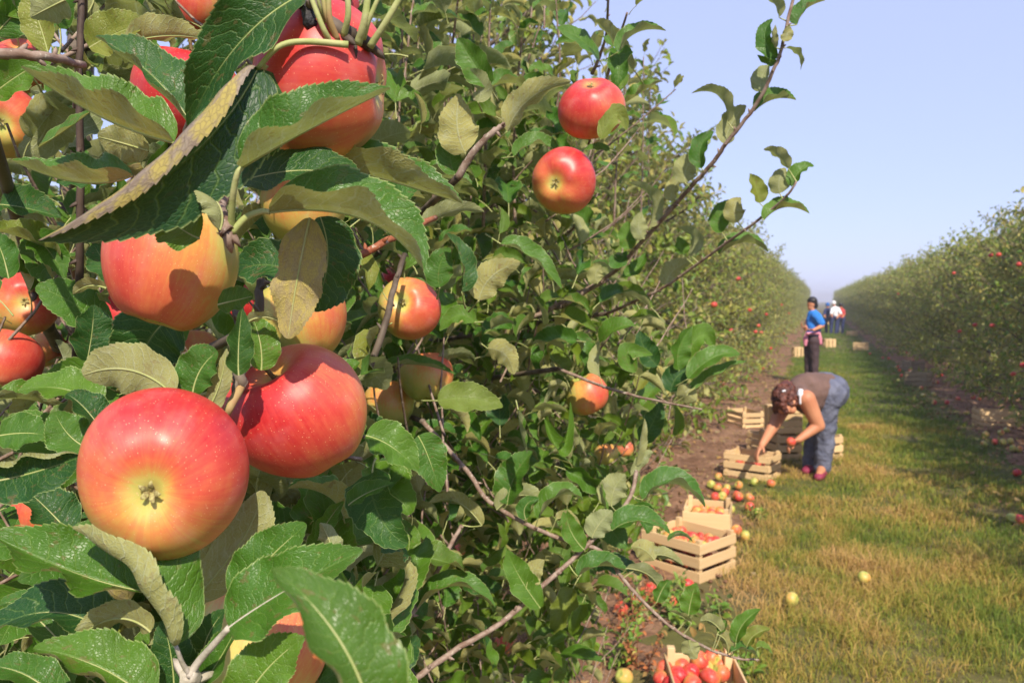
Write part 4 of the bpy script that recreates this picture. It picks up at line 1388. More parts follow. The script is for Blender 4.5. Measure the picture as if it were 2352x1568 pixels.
def fill(root, regions, seed, n_obj, stuff_mat):
    global RNG
    keep = RNG
    RNG = np.random.default_rng(seed)
    rec = []
    TV, TF, tb = [], [], 0
    for (x0, x1, y0, y1, d0, d1, n, leafL, slen, up, mass) in regions:
        for _ in range(n):
            for _try in range(20):
                x, yy, d = RNG.uniform(x0, x1), RNG.uniform(y0, y1), RNG.uniform(d0, d1)
                if not mass or in_mass(x, yy):
                    break
            b = np.array(P(x, yy, d))
            if b[2] < .12:
                continue
            az = RNG.uniform(0, 6.28)
            L = slen * RNG.uniform(.6, 1.3)
            sp = curved(b, (math.cos(az) * (1 - up), math.sin(az) * (1 - up), RNG.uniform(-.2, .7) + up), L, .5, 6, .07)
            r_ = shoot_leaves(sp, leafL, .03 + .008 * RNG.random(), .02)
            rec.append(r_)
            tx, ty, td = proj(sp)
            near = np.where(tx < 940, .66, np.where(tx < 1050, 1.05, 1.4))
            if (td < near).any() or (RNG.random() < .35):
                continue
            V, F = tube_geo(sp, np.linspace(.0022, .0012, len(sp)), 4, False)
            TV.append(V)
            TF.append(np.array(F) + tb)
            tb += len(V)
    pos, D, N, L = (np.concatenate([r[j] for r in rec]) for j in range(4))
    mid = pos + D * (L * .5)[:, None]
    px, py, pd = proj(mid)
    # nothing closer than the hero leaves, nothing over the open path
    dmin = np.where(px < 940, .58, np.where(px < 1050, .95, 1.25))
    ok = (pd > dmin) & (in_mass(px, py) | (pd < 0) | (py < 300)) & (mid[:, 2] > .05)
    # keep clear of the apples
    for a in FG_APPLES:
        dep = FPX * a[8] / a[2]
        ok &= ~((np.hypot(px - a[0], py - a[1]) < a[2] * (1.25 if a[0] < 150 else .95)) & (pd < dep + .06))
    for a in MID_APPLES:
        dep = FPX * .04 / a[2]
        ok &= ~((np.hypot(px - a[0], py - a[1]) < a[2] * 1.3) & (pd < dep + .06))
    # and no leaf right between these apples and the sun
    sd_ = np.array(sdir)
    for a, rr_ in [(q, .04) for q in MID_APPLES[:5]] + [(q, .04) for q in FG_APPLES[4:8]]:
        q = mid - np.array(P(a[0], a[1], FPX * rr_ / a[2]))
        t_ = q @ sd_
        ok &= ~((t_ > 0) & (t_ < .6) & (np.linalg.norm(q - t_[:, None] * sd_, axis=1) < .045))
    pos, D, N, L, px, py, pd = pos[ok], D[ok], N[ok], L[ok], px[ok], py[ok], pd[ok]
    vis = (px > -40) & (px < 2390) & (py > -40) & (py < 1610)
    score = np.where(vis, L / pd, 0)
    order = np.argsort(-score)
    sel = order[:n_obj]
    rest = order[n_obj:]
    X = np.cross(D, N)
    loc = np.array(root.location)
    for i in sel:
        m = Matrix(((X[i, 0], D[i, 0], N[i, 0], 0), (X[i, 1], D[i, 1], N[i, 1], 0), (X[i, 2], D[i, 2], N[i, 2], 0), (0, 0, 0, 1)))
        s_ = L[i]
        M4 = Matrix.Translation(Vector(pos[i] - loc)) @ m @ Matrix.Diagonal((s_, s_, s_, 1))
        me = LEAF_MESH[int(RNG.integers(0, 16))] if RNG.random() < .86 else LEAF_MESH_DARK[int(RNG.integers(0, 4))]
        obj('leaf', me, root, mat=M4)
        COUNT[root.name] += 1
    me = scatter_mesh('leaves', CANON_INNER if root is TB else CANON_LOW, pos[rest], D[rest], N[rest], L[rest], [stuff_mat, M_PET, M_TWIG], (np.concatenate(TV), np.concatenate(TF)))
    o = child('leaves', me, root)
    o['kind'] = 'stuff'
    RNG = keep


fill(TA, [(-250, 960, -250, 1750, .66, 1.05, 120, .074, .2, .2, 0), (-250, 900, 850, 1900, .66, 1.0, 90, .074, .2, .1, 0), (-350, 950, -300, 1900, 1.0, 1.9, 260, .078, .28, .3, 0), (-500, 950, -500, 2000, 1.9, 2.6, 170, .085, .3, .3, 0)], 31, 300 - COUNT[TA.name], M_LEAF)
fill(TB, [(820, 1050, 330, 1600, 1.0, 1.4, 40, .072, .2, .3, 1), (850, 1560, 330, 1650, 1.3, 1.7, 165, .072, .22, .3, 1), (850, 1560, 330, 1700, 1.6, 2.2, 230, .074, .24, .3, 1), (900, 1600, 380, 1800, 2.1, 3.1, 330, .078, .28, .4, 1),
          (900, 1330, 60, 420, 1.1, 1.9, 22, .068, .34, 1.2, 1), (560, 1200, -200, 700, 1.5, 3.0, 70, .07, .4, .8, 0)], 32, 300 - COUNT[TB.name], M_LEAF_MASS)

# upright shoots at the top of the middle tree, with sky between them
ups = [(1110, 520, 1.25, 1128, -40), (1185, 560, 1.35, 1200, 60), (1010, 300, 1.2, 1060, -60), (1240, 430, 1.4, 1275, -30), (1330, 560, 1.5, 1400, 150), (1395, 190, 1.05, 1440, 30), (1300, 540, 1.6, 1325, 480), (1470, 560, 2.4, 1478, 130),
       (960, 350, 1.3, 930, -40), (1410, 520, 2.0, 1440, 170), (1360, 170, 1.1, 1398, -40), (1160, 330, 1.5, 1240, 60), (1490, 480, 3.0, 1495, 180)]
rec, TV, TF, tb = [], [], [], 0
for x0, y0, d, x1, y1 in ups:
    a, b = np.array(P(x0, y0, d + .15)), np.array(P(x1, y1, d))
    sp = smooth_pts([a, (a + b) / 2 + RNG.normal(0, .02, 3), b], 5)
    branch(TB, sp, .0032, .0015, M_TWIG, n=2, sides=6)
    rec.append(shoot_leaves(sp, .066, .036, .15, spread=(40, 70)))
pos, D, N, L = (np.concatenate([r[j] for r in rec]) for j in range(4))
px_, py_, pd_ = proj(pos + D * (L * .5)[:, None])
ok = np.ones(len(pos), bool)
for a in MID_APPLES[:2]:
    ok &= ~((np.hypot(px_ - a[0], py_ - a[1]) < 110) & (pd_ < 1.2))
child('leaves', scatter_mesh('leaves', CANON_MID, pos[ok], D[ok], N[ok], L[ok], [M_LEAF, M_PET]), TB)['kind'] = 'stuff'

#@@PART2@@
# ------------------------------------------------------------------ crates


def box_mesh(name, sx, sy, sz, mat, bev=.002):
    """a board with bevelled edges, centred at the origin"""
    import bmesh
    bm = bmesh.new()
    V, F = box_geo(0, 0, 0, sx, sy, sz)
    vs = [bm.verts.new(v) for v in V]
    for f in F:
        bm.faces.new([vs[i] for i in f])
    bmesh.ops.bevel(bm, geom=list(bm.edges), offset=bev, segments=1, affect='EDGES')
    me = bpy.data.meshes.new(name)
    bm.to_mesh(me)
    bm.free()
    me.materials.append(mat)
    return me


CR_MESH = {}


def crate(a, xdir, sx, sy, H, label, group='wooden apple crates', rows=3, upright=None, lift=0., mat=None, post_up=.02):
    """a: nearest ground corner, xdir: direction of the side that runs along local x; local y runs away from the camera"""
    a = Vector(a)
    xd = Vector((xdir[0], xdir[1], 0)).normalized()
    yd = Vector((-xd.y, xd.x, 0))
    t = empty('wooden_crate', (a.x, a.y, lift), math.atan2(xd.y, xd.x))
    tag(t, label, 'crate', group)
    rot = None
    if upright is not None:
        rot = upright
    key = (round(sx, 2), round(sy, 2), round(H, 2), rows, mat)
    mt = mat or M_WOOD
    th = .008
    gap = .022
    sh = (H - gap * (rows - 1)) / rows
    if key not in CR_MESH:
        CR_MESH[key] = (box_mesh('slat', sx, th, sh, mt), box_mesh('slat', sy - 2 * th - .002, th, sh, mt), box_mesh('post', .03, .03, H + post_up, mt),
                        box_mesh('bottom_board', sx - .004, sy / 4 - .008, .007, mt))
    lx, ly, po, bo = CR_MESH[key]

    def put(name, me, x, y, z, rz=0.):
        o = obj(name, me, t)
        m = Matrix.Translation((x, y, z)) @ Matrix.Rotation(rz, 4, 'Z')
        if rot == 'end':          # standing on one end
            m = Matrix.Translation((0, 0, 0)) @ Matrix.Rotation(-math.pi / 2, 4, 'Y') @ Matrix.Translation((0, 0, -H)) @ m
        if rot == 'side':         # lying on its side, bottom boards toward the viewer
            m = Matrix.Translation((0, 0, 0)) @ Matrix.Rotation(math.pi / 2, 4, 'X') @ Matrix.Translation((0, 0, -H)) @ Matrix.Rotation(math.pi, 4, 'X') @ Matrix.Translation((0, -sy, -H)) @ m
        o.matrix_basis = m
        return o
    for k in range(rows):
        z = .01 + sh / 2 + k * (sh + gap)
        for yy in (th / 2, sy - th / 2):
            put('slat', lx, sx / 2 + random.uniform(-.002, .002), yy, z)
        for xx in (th / 2 + .0, sx - th / 2):
            put('slat', ly, xx, sy / 2, z + .0015, math.pi / 2)
    for xx in (th + .0165, sx - th - .0165):
        for yy in (th + .0165, sy - th - .0165):
            put('post', po, xx, yy, .01 + (H + post_up) / 2)
    for k in range(4):
        put('bottom_board', bo, sx / 2, (k + .5) * sy / 4, .0045)
    return t, xd, yd


def crate_px(a, b, sx, sy, H, label, **kw):
    ga, gb = G(*a), G(*b)
    return crate(ga, (gb - ga), sx, sy, H, label, **kw)


# nearest crate at the bottom edge, seen from above
bl, br = G(1512, 1545, .0), G(1682, 1545, .0)
back_l = G(1524, 1503, .21)
back_r = G(1684, 1507, .21)
xd = (back_r - back_l).normalized()
W1 = (back_r - back_l).length
yd = Vector((-xd.y, xd.x, 0))
c1 = crate(Vector((back_l.x, back_l.y, 0)) - yd * .42, xd, W1, .42, .21, 'nearest wooden crate heaped with red apples at the bottom edge', rows=2, post_up=.035)
c2 = crate_px((1566, 1254), (1665, 1263), .30, .36, .22, 'wooden crate of apples behind the corner-on crate, short end facing the viewer', rows=2, post_up=.03)
c3 = crate_px((1607, 1345), (1680, 1316), .36, .42, .22, 'wooden crate of apples standing corner-on, three slats high, behind the nearest one')
c4 = crate_px((1765, 1110), (1795, 1096), .30, .42, .215, 'wooden crate the bending woman reaches into')
c5 = crate_px((1768, 1050), (1808, 1046), .24, .36, .20, 'wooden crate right behind the crate the woman reaches into')
c6b = crate_px((1784, 1062), (1846, 1060), .27, .40, .25, 'wooden crate in shade at the feet of the bending woman, another crate on top')
k6 = crate_px((1784, 1062), (1846, 1060), .27, .26, .27, 'wooden crate lying on its side on another crate, boards toward the viewer', upright='side', lift=.285)
c7 = crate_px((1911, 1062), (1944, 1058), .15, .34, .24, 'wooden crate on the grass at the right behind the woman\'s legs')
k8 = crate_px((1706, 988), (1756, 986), .29, .45, .20, 'wooden crate under the tree, left of the bending woman')
c9 = crate_px((1897, 799), (1921, 799), .30, .33, .34, 'small distant crate standing on end on the grass below the group of pickers', upright='end')
c10 = crate_px((1826, 822), (1844, 822), .30, .25, .25, 'distant crate standing on end left of the legs of the person in blue', upright='end')
crate_px((1958, 772), (1980, 771), .42, .3, .2, 'distant crate at the foot of the right row, right of the group of pickers')
crate_px((1896, 746), (1905, 746), .25, .3, .3, 'tiny distant crate left of the group of pickers')
crate_px((2072, 851), (2112, 860), .5, .3, .22, 'weathered crate beside the fallen red apples under the right row', mat=simple('weathered_wood', (.34, .27, .18), (.24, .18, .12), 12, .8))
crate_px((2130, 890), (2172, 876), .36, .4, .24, 'weathered slatted crate leaning under the right row', mat=simple('grey_weathered_wood', (.36, .28, .17), (.25, .19, .11), 12, .8))
crate_px((2250, 982), (2345, 985), .5, .3, .20, 'pale crate half hidden by leaves beside the green fallen apples at the right edge')
crate_px((1990, 806), (2012, 800), .4, .4, .24, 'shaded crate under the right row beyond the weathered ones')
tub = MB()
tub.tube([(0, 0, 0), (0, 0, .3)], [.17, .2], 20)
tub.tube([(0, 0, .30), (0, 0, .325)], [.215, .215], 20)
tb_ = obj('harvest_tub', tub.mesh('harvest_tub', [simple('grey_plastic', (.33, .34, .34), rough=.5)]), loc=G(1928, 763))
tag(tb_, 'grey plastic tub standing beside the distant pickers', 'tub')

# ------------------------------------------------------------------ apples in crates and on the soil
FRUIT = {'red': (.62, 1), 'orange': (.36, 1), 'yellow': (.12, 1), 'green': (-.1, 1), 'mixed': (.45, 1)}


def ground_apple(x, y, col, label, z=.03, r=.036, group='fallen apples on the soil', loc=None, rpx=None):
    z0 = z + r * .8
    p = Vector(loc) if loc is not None else G(x, y, z0)
    red = FRUIT[col][0] + random.uniform(-.07, .07)
    return apple(p, r, (random.uniform(-1, 1), random.uniform(-1, 1), random.uniform(-.4, 1)), label, red,
                 (random.uniform(-.6, .6), random.uniform(-.2, 1), random.uniform(0, 1)), random.randint(0, 2), hi=False, group=group, spin=random.uniform(0, 6))


# the nearest crate, apple by apple (crop-8 pixels)
for x, y, r, c, lb in [(485, 1465, .039, 'orange', 'pale orange apple in the left rear corner of the nearest crate'), (590, 1512, .042, 'red', 'big red apple at the front left of the heap in the nearest crate'),
                       (615, 1442, .037, 'mixed', 'half hidden apple behind the big red one in the nearest crate'), (686, 1490, .038, 'red', 'deep red apple in the middle of the nearest crate'),
                       (755, 1398, .041, 'red', 'topmost red apple of the nearest crate, a dark leaf above it'), (850, 1375, .038, 'orange', 'orange apple beside the topmost red one in the nearest crate'),
                       (795, 1462, .037, 'yellow', 'yellow streaked apple in the middle of the nearest crate'), (832, 1525, .041, 'mixed', 'red and yellow apple showing its stalk end in the nearest crate'),
                       (905, 1435, .036, 'orange', 'pale orange apple at the right rear of the nearest crate'), (912, 1492, .036, 'mixed', 'apple at the right edge of the nearest crate'),
                       (540, 1580, .038, 'red', 'red apple at the front edge of the nearest crate'), (700, 1580, .038, 'red', 'red apple below the deep red one in the nearest crate'),
                       (470, 1540, .037, 'red', 'red apple by the left slat of the nearest crate')]:
    X, Y = c8(x, y)
    p = G(X, Y, .17 + (.03 if y < 1410 else 0))
    ground_apple(0, 0, c, lb, loc=p, r=r * .95, group='apples in the nearest crate')


def fill_crate(c, sx, sy, H, name, n=(3, 5), top=.80, lower=True, seed=1):
    t, xd, yd = c
    r_ = random.Random(seed)
    base = Vector((t.location.x, t.location.y, 0))
    for lay in range(2 if lower else 1):
        for i in range(n[0]):
            for j in range(n[1]):
                if lay and not (i == 0 or i == n[0] - 1 or j == 0):
                    continue
                r = .035 + r_.uniform(-.002, .003)
                u = .05 + (sx - .1) * (i + .5 + r_.uniform(-.15, .15)) / n[0]
                v = .05 + (sy - .1) * (j + .5 + r_.uniform(-.15, .15)) / n[1]
                z = (H * top if lay == 0 else H * .35) + r_.uniform(-.012, .014)
                col = r_.choice(['red', 'red', 'mixed', 'orange', 'yellow'])
                lab = ('red', 'yellow')[col == 'yellow']
                ground_apple(0, 0, col, ('%s apple in the upper layer of %s' if lay == 0 else '%s apple low in %s, seen between the slats') % (lab, name), loc=base + xd * u + yd * v + Vector((0, 0, z)), r=r, group='apples in ' + name)


fill_crate(c2, .30, .36, .22, 'the end-on crate', (4, 4), seed=2)
fill_crate(c3, .36, .42, .22, 'the corner-on crate', (4, 5), seed=3)
fill_crate(c4, .30, .42, .2, 'the crate the woman fills', (4, 4), top=.55, lower=False, seed=4)
GA = [(1633, 1112, 'green', 'yellow green fallen apple, left end of the line below the woman\'s crate'), (1648, 1119, 'orange', 'orange fallen apple between two yellow green ones below the woman\'s crate'),
      (1650, 1094, 'yellow', 'small yellow fallen apple left of the woman\'s crate'), (1669, 1121, 'green', 'bright yellow green fallen apple above the two red ones'),
      (1697, 1114, 'yellow', 'yellow fallen apple alone on the soil below the woman\'s crate'), (1732, 1106, 'green', 'yellow green fallen apple lying against the woman\'s crate'),
      (1771, 1110, 'orange', 'orange fallen apple at the near corner of the woman\'s crate'), (1643, 1140, 'red', 'red fallen apple left of a green one above the end-on crate'),
      (1659, 1139, 'green', 'green fallen apple right behind the end-on crate'), (1664, 1130, 'red', 'half hidden red fallen apple touching the bright green one'),
      (1697, 1140, 'red', 'large red fallen apple right of the end-on crate'), (1691, 1137, 'orange', 'orange fallen apple touching the large red one'), (1722, 1142, 'orange', 'pale peach coloured fallen apple at the soil edge'),
      (1722, 1163, 'red', 'dark red fallen apple at the edge of the grass'), (1677, 1168, 'green', 'green fallen apple touching the end-on crate'), (1738, 1176, 'green', 'green fallen apple in the grass edge below the dark red one'),
      (1692, 1216, 'orange', 'orange fallen apple right of the corner-on crate'), (1712, 1230, 'green', 'yellow green fallen apple right of the corner-on crate'), (1579, 1343, 'red', 'deep red fallen apple in front of the corner-on crate'),
      (1531, 1214, 'yellow', 'yellow fallen apple among weeds left of the end-on crate'), (1492, 1312, 'red', 'red fallen apple at the left end of the corner-on crate'), (1483, 1362, 'mixed', 'red fallen apple, upper left of the cluster in front of the crates'),
      (1505, 1373, 'yellow', 'yellow and red fallen apple in the middle of the cluster before the crates'), (1464, 1382, 'mixed', 'red and yellow fallen apple, lowest left of the cluster before the crates'), (1539, 1379, 'orange', 'orange yellow fallen apple, right end of the cluster before the crates'),
      (1495, 1352, 'red', 'red fallen apple behind the cluster before the crates'), (1427, 1397, 'red', 'red fallen apple among dried weeds at the left'), (1445, 1500, 'green', 'yellow green fallen apple left of the nearest crate'), (1433, 1554, 'green', 'pale green fallen apple at the bottom edge left of the nearest crate'),
      (1819, 1375, 'green', 'lone green apple lying in the grass'), (1985, 1325, 'green', 'faint green apple in the grass at the right'), (2145, 905, 'green', 'green fallen apple at the foot of the right row, alone on dark soil'),
      (2235, 912, 'red', 'bright red fallen apple under the right row'), (2266, 905, 'yellow', 'yellow fallen apple beside the bright red one under the right row'), (2200, 915, 'red', 'dark red fallen apple under the right row'),
      (2175, 924, 'red', 'pair partner red fallen apple on the soil edge of the right row'), (2146, 924, 'red', 'small red fallen apple at the soil edge of the right row'), (2220, 948, 'yellow', 'yellow green fallen apple under the leaves of the right row'),
      (2264, 997, 'green', 'upper left green apple of the fallen cluster at the right edge'), (2299, 993, 'yellow', 'yellow apple on top of the fallen cluster at the right edge'), (2312, 987, 'green', 'rear green apple of the fallen cluster at the right edge'),
      (2260, 1019, 'green', 'red cheeked green apple at the left end of the fallen cluster at the right edge'), (2285, 1014, 'red', 'red apple in the middle of the fallen cluster at the right edge'), (2304, 1015, 'green', 'green apple in the middle of the fallen cluster at the right edge'),
      (2321, 1013, 'green', 'bright green apple right of the middle of the fallen cluster at the right edge'), (2326, 1030, 'green', 'shaded green apple low in the fallen cluster at the right edge'), (2341, 1031, 'yellow', 'yellow red apple at the right end of the fallen cluster'),
      (2336, 1085, 'red', 'red fallen apple at the edge of soil and grass, right edge'), (2324, 1190, 'green', 'green fallen apple near the right edge of the grass'), (2342, 1192, 'red', 'dull red fallen apple beside the green one at the right edge of the grass'),
      (2062, 842, 'red', 'red fallen apple next to the weathered crate'), (2066, 850, 'red', 'dark red fallen apple next to the weathered crate'), (2070, 862, 'red', 'red fallen apple below the weathered crate'), (2064, 874, 'green', 'green fallen apple on the grass edge by the weathered crate'),
      (2090, 851, 'red', 'red fallen apple between the two weathered crates'), (2116, 891, 'red', 'dark red fallen apple before the leaning crate'), (2120, 908, 'green', 'small green fallen apple before the leaning crate'), (1998, 812, 'red', 'distant red fallen apple by the shaded crate')]
for x, y, c, lb in GA:
    ground_apple(x, y, c, lb, r=.037)
rr = random.Random(5)
for k in range(13):
    y = rr.uniform(8.5, 24)
    x = 2.05 + rr.uniform(-.4, .45)
    col = rr.choice(['red', 'red', 'green', 'mixed', 'yellow'])
    ground_apple(0, 0, col, 'windfall apple strewn along the dark soil under the right row', loc=(x, y, .055), r=.035, group='windfalls strewn under the right row')
# apples on the rows
c2p = lambda x, y: (1895 + x * .293, 402 + y * .293)
HR = [(575, 930), (1075, 850), (1010, 770), (940, 810), (1360, 625), (1345, 665), (1300, 630), (1385, 1000), (1175, 1175), (1025, 1195), (1055, 1225), (810, 1330), (1310, 1180), (1445, 1215), (1550, 1490), (1210, 1510), (1475, 1560), (860, 850), (1520, 700), (700, 1130), (640, 1390), (1120, 1420)]
for k, (x, y) in enumerate(HR[::2]):
    X, Y = c2p(x, y)
    p = onX(X, Y, 2.02)
    apple(p, .031, (.2, -.9, .3), 'red apple dotted among the leaves of the right row', .55 + random.uniform(-.15, .1), (-.3, .5, .6), k % 3, hi=False, group='apples on the right row')
HL = [(1735, 762), (1748, 764), (1722, 712), (1760, 722), (1742, 748), (1695, 640), (1800, 765), (1770, 800), (1752, 845), (1722, 870), (1812, 720), (1680, 760), (1640, 700), (1700, 930), (1715, 935), (1660, 880), (1788, 820), (1668, 560), (1795, 700), (1745, 905), (1612, 760)]
for k, (x, y) in enumerate(HL):
    p = onX(x, y, -1.08)
    if p.z < .15:
        continue
    apple(p, .038, (.2, -.9, .3), 'orange red apple dotted among the leaves of the left row', .5 + random.uniform(-.15, .2), (.3, .5, .6), k % 3, hi=False, group='apples on the left row')

# ------------------------------------------------------------------ weeds beside the crates
def weed(x, y, h, label, mat, stemmat, n=6, leafL=.045, z=.02):
    global RNG
    t = empty('weed', G(x, y))
    tag(t, label, 'weed', 'weeds beside the crates')
    rec, TV, TF, tb = [], [], [], 0
    for k in range(n):
        a = RNG.uniform(0, 6.28)
        sp = curved((RNG.uniform(-.05, .05), RNG.uniform(-.05, .05), 0), (math.cos(a) * .5, math.sin(a) * .5, 1), h * RNG.uniform(.6, 1.1), .2, 6, .08)
        rec.append(shoot_leaves(sp, leafL, .016, .1))
        V, F = tube_geo(sp, np.linspace(.003, .001, len(sp)), 4, False)
        TV.append(V)
        TF.append(np.array(F) + tb)
        tb += len(V)
    pos, D, N, L = (np.concatenate([r[j] for r in rec]) for j in range(4))
    obj('foliage', scatter_mesh('foliage', CANON_FAR, pos, D, N, L, [mat, stemmat]), t)
    obj('stem', mesh_from('stem', np.concatenate(TV), np.concatenate(TF), [stemmat]), t)


M_RUST = leaf_material('dried_weed', (.20, .095, .045), (.26, .14, .07), detail=False, transl=.2, rough=.8)
M_WEED = leaf_material('weed_leaf', (.10, .22, .03), (.16, .25, .08), detail=False, transl=.35)
for x, y, h, dry, lb in [(1485, 1420, .3, 0, 'fresh green weed left of the corner-on crate'), (1560, 1440, .22, 0, 'low green weed between the nearest crate and the crate behind'), (1535, 1300, .3, 0, 'thin green weed before the long side of the corner-on crate'),
                         (1440, 1470, .3, 1, 'rust brown dried weed left of the nearest crate'), (1470, 1540, .3, 1, 'rust brown dried weed at the bottom left of the nearest crate'), (1410, 1540, .25, 0, 'green weed at the bottom edge under the near leaves'),
                         (1475, 1400, .2, 1, 'small dried orange weed before the apple cluster'), (1700, 1560, .14, 0, 'pale green weed at the right side of the nearest crate'), (1500, 1190, .3, 0, 'feathery weed behind the end-on crate'), (1640, 1420, .12, 0, 'small green weed right of the corner-on crate'),
                         (1745, 1205, .12, 0, 'small weed beside the green fallen apples'), (1580, 1400, .15, 0, 'green weed beside the deep red fallen apple')]:
    weed(x, y, h, lb, M_RUST if dry else M_WEED, M_TWIG_RED if dry else M_PET, n=7 if dry else 6, leafL=.03 if dry else .05)

# ------------------------------------------------------------------ people


def capsule(p0, r0, p1, r1, sides=14, rings=5, flat=1.0, fdir=None):
    p0, p1 = np.array(tuple(p0), float), np.array(tuple(p1), float)
    d = p1 - p0
    L = np.linalg.norm(d)
    T = d / L if L > 1e-6 else np.array([0, 0, 1.0])
    ref = np.array(tuple(fdir)) if fdir is not None else (np.array([0, 0, 1.0]) if abs(T[2]) < .9 else np.array([1.0, 0, 0]))
    A = ref - T * (ref @ T)
    A /= np.linalg.norm(A)
    B = np.cross(T, A)
    rows = []
    for i in range(rings + 1):
        a = math.pi / 2 * i / rings
        rows.append((p0 - T * r0 * math.cos(a), r0 * math.sin(a)))
    for i in range(rings + 1):
        a = math.pi / 2 * i / rings
        rows.append((p1 + T * r1 * math.sin(a), r1 * math.cos(a)))
    V, F = [], []
    for c, r in rows:
        for k in range(sides):
            a = 2 * math.pi * k / sides
            V.append(c + max(r, 1e-4) * (A * math.cos(a) * flat + B * math.sin(a)))
    for i in range(len(rows) - 1):
        for k in range(sides):
            a, b = i * sides + k, i * sides + (k + 1) % sides
            F.append([a, b, b + sides, a + sides])
    F.append(list(range(sides))[::-1])
    F.append([(len(rows) - 1) * sides + k for k in range(sides)])
    return V, F


def flesh(name, caps, mat, root, voxel=.014, smooth=3, grow=0., rough_=None):
    """one continuous surface grown over tapered limbs"""
    mb = MB()
    for c in caps:
        V, F = capsule(c[0], c[1] + grow, c[2], c[3] + grow, flat=c[4] if len(c) > 4 else 1.0, fdir=c[5] if len(c) > 5 else None)
        mb.add(V, F)
    o = obj(name, mb.mesh(name, [mat]), root)
    o.matrix_basis = Matrix.Translation(-Vector(root.location))
    r = o.modifiers.new('join', 'REMESH')
    r.mode = 'VOXEL'
    r.voxel_size = voxel
    r.use_smooth_shade = True
    s = o.modifiers.new('soften', 'SMOOTH')
    s.factor = .6
    s.iterations = smooth
    if rough_:
        tx = bpy.data.textures.new(name + '_folds', 'CLOUDS')
        tx.noise_scale = rough_[1]
        d_ = o.modifiers.new('folds', 'DISPLACE')
        d_.texture = tx
        d_.strength = rough_[0]
        d_.mid_level = .5
    return o


def hand_caps(w, d, palm_n, L=.175, curl=.5, side=1):
    """palm and five fingers from wrist w along d; palm_n is the palm's outward direction"""
    w, d, n = Vector(w), Vector(d).normalized(), Vector(palm_n).normalized()
    n = (n - d * n.dot(d)).normalized()
    s = d.cross(n) * side
    out = [(w, .026, w + d * L * .25, .033, .6, n)]
    for k, (off, ln) in enumerate(((-.028, .9), (-.009, 1.0), (.010, .94), (.027, .76))):
        b = w + d * L * .45 + s * off
        out.append((w + d * L * .1 + s * off * .7, .016, b, .0125, .8, n))
        a = b
        ang = 0.12
        for j, q in enumerate((.26, .18, .13)):
            ang += curl * (.5 if j == 0 else .8)
            dd = (d * math.cos(ang) + n * math.sin(ang)).normalized()
            e = a + dd * L * q * ln
            out.append((a, .0105 - j * .001, e, .0095 - j * .001))
            a = e
    a = w + d * L * .12 - s * .022
    e = a + (d * .6 - s * .7 + n * .35).normalized() * L * .25
    out.append((a, .014, e, .0115))
    out.append((e, .0115, e + (d * .85 - s * .15 + n * .5).normalized() * L * .19, .009))
    return out


M_SKIN = simple('warm_skin', (.56, .25, .135), (.48, .19, .10), 6, .55, .05, .35)  # two warm skin tones mixed by noise
M_HAIR = simple('auburn_hair', (.035, .012, .010), (.17, .05, .03), 22, .5, 1.0, .4, .03)
M_BLACKHAIR = simple('black_hair', (.012, .011, .012), (.025, .02, .02), 30, .5, .5)
M_TANK = simple('brown_top', (.12, .075, .062), (.17, .105, .09), 6, .85, .6, .15, .05)
M_JEANS = simple('blue_grey_jeans', (.10, .11, .165), (.155, .165, .225), 9, .85, .9, .15, .05)
M_WHITE = simple('white_cloth', (.75, .75, .78), (.65, .65, .7), 5, .8)
M_BLUE = simple('bright_blue_shirt', (.03, .17, .55), (.035, .2, .62), 5, .8, .2, .15, .03)
M_PLUM = simple('dark_plum_trousers', (.055, .035, .04), (.075, .05, .055), 6, .85, .2, .15, .03)
M_PINK = simple('pink_knit', (.62, .18, .28), (.7, .3, .38), 14, .9, .3)
M_SHOE = simple('crimson_shoe', (.2, .02, .05), (.3, .04, .09), 9, .6)
M_SOLE = simple('white_sole', (.6, .6, .6), rough=.6)
M_NAVY = simple('navy_cloth', (.02, .03, .09), (.03, .045, .13), 6, .85)
M_REDC = simple('red_cloth', (.4, .04, .04), (.45, .06, .05), 6, .85)
M_EYE = simple('dark_eye', (.02, .015, .01), rough=.2)

# --- the bending woman
D0 = depth_of(G(1880, 1092))


def W(x, y, dd=0.):
    return P(x, y, D0 + dd)


wo = empty('person', G(1876, 1090))
tag(wo, 'bending woman in a brown sleeveless top and grey blue jeans picking apples into a crate', 'person')
hipR, hipL = W(1903, 912, .02), W(1893, 914, -.15)       # far / near hip
hipC = (W(1903, 903, -.05))
kneeN, ankN = W(1897, 995, -.12), W(1889, 1072, -.10)
kneeF, ankF = W(1872, 992, .14), W(1862, 1068, .12)
toeN, toeF = W(1881, 1091, -.25), W(1852, 1084, .0)
waist, chest, shC = W(1880, 893, -.12), W(1851, 897, -.24), W(1833, 903, -.31)
neckp, headc = W(1817, 912, -.37), W(1803, 922, -.42)
shN, shF = W(1852, 916, -.47), W(1812, 915, -.16)
elN, wrN, hdN = W(1880, 977, -.46), W(1835, 1009, -.50), W(1822, 1015, -.50)
elF, wrF = W(1772, 985, -.34), W(1750, 1022, -.46)
crc = c4[0].location + c4[1] * .12 + c4[2] * .14
fwdF = (Vector((crc.x, crc.y, .17)) - wrF)
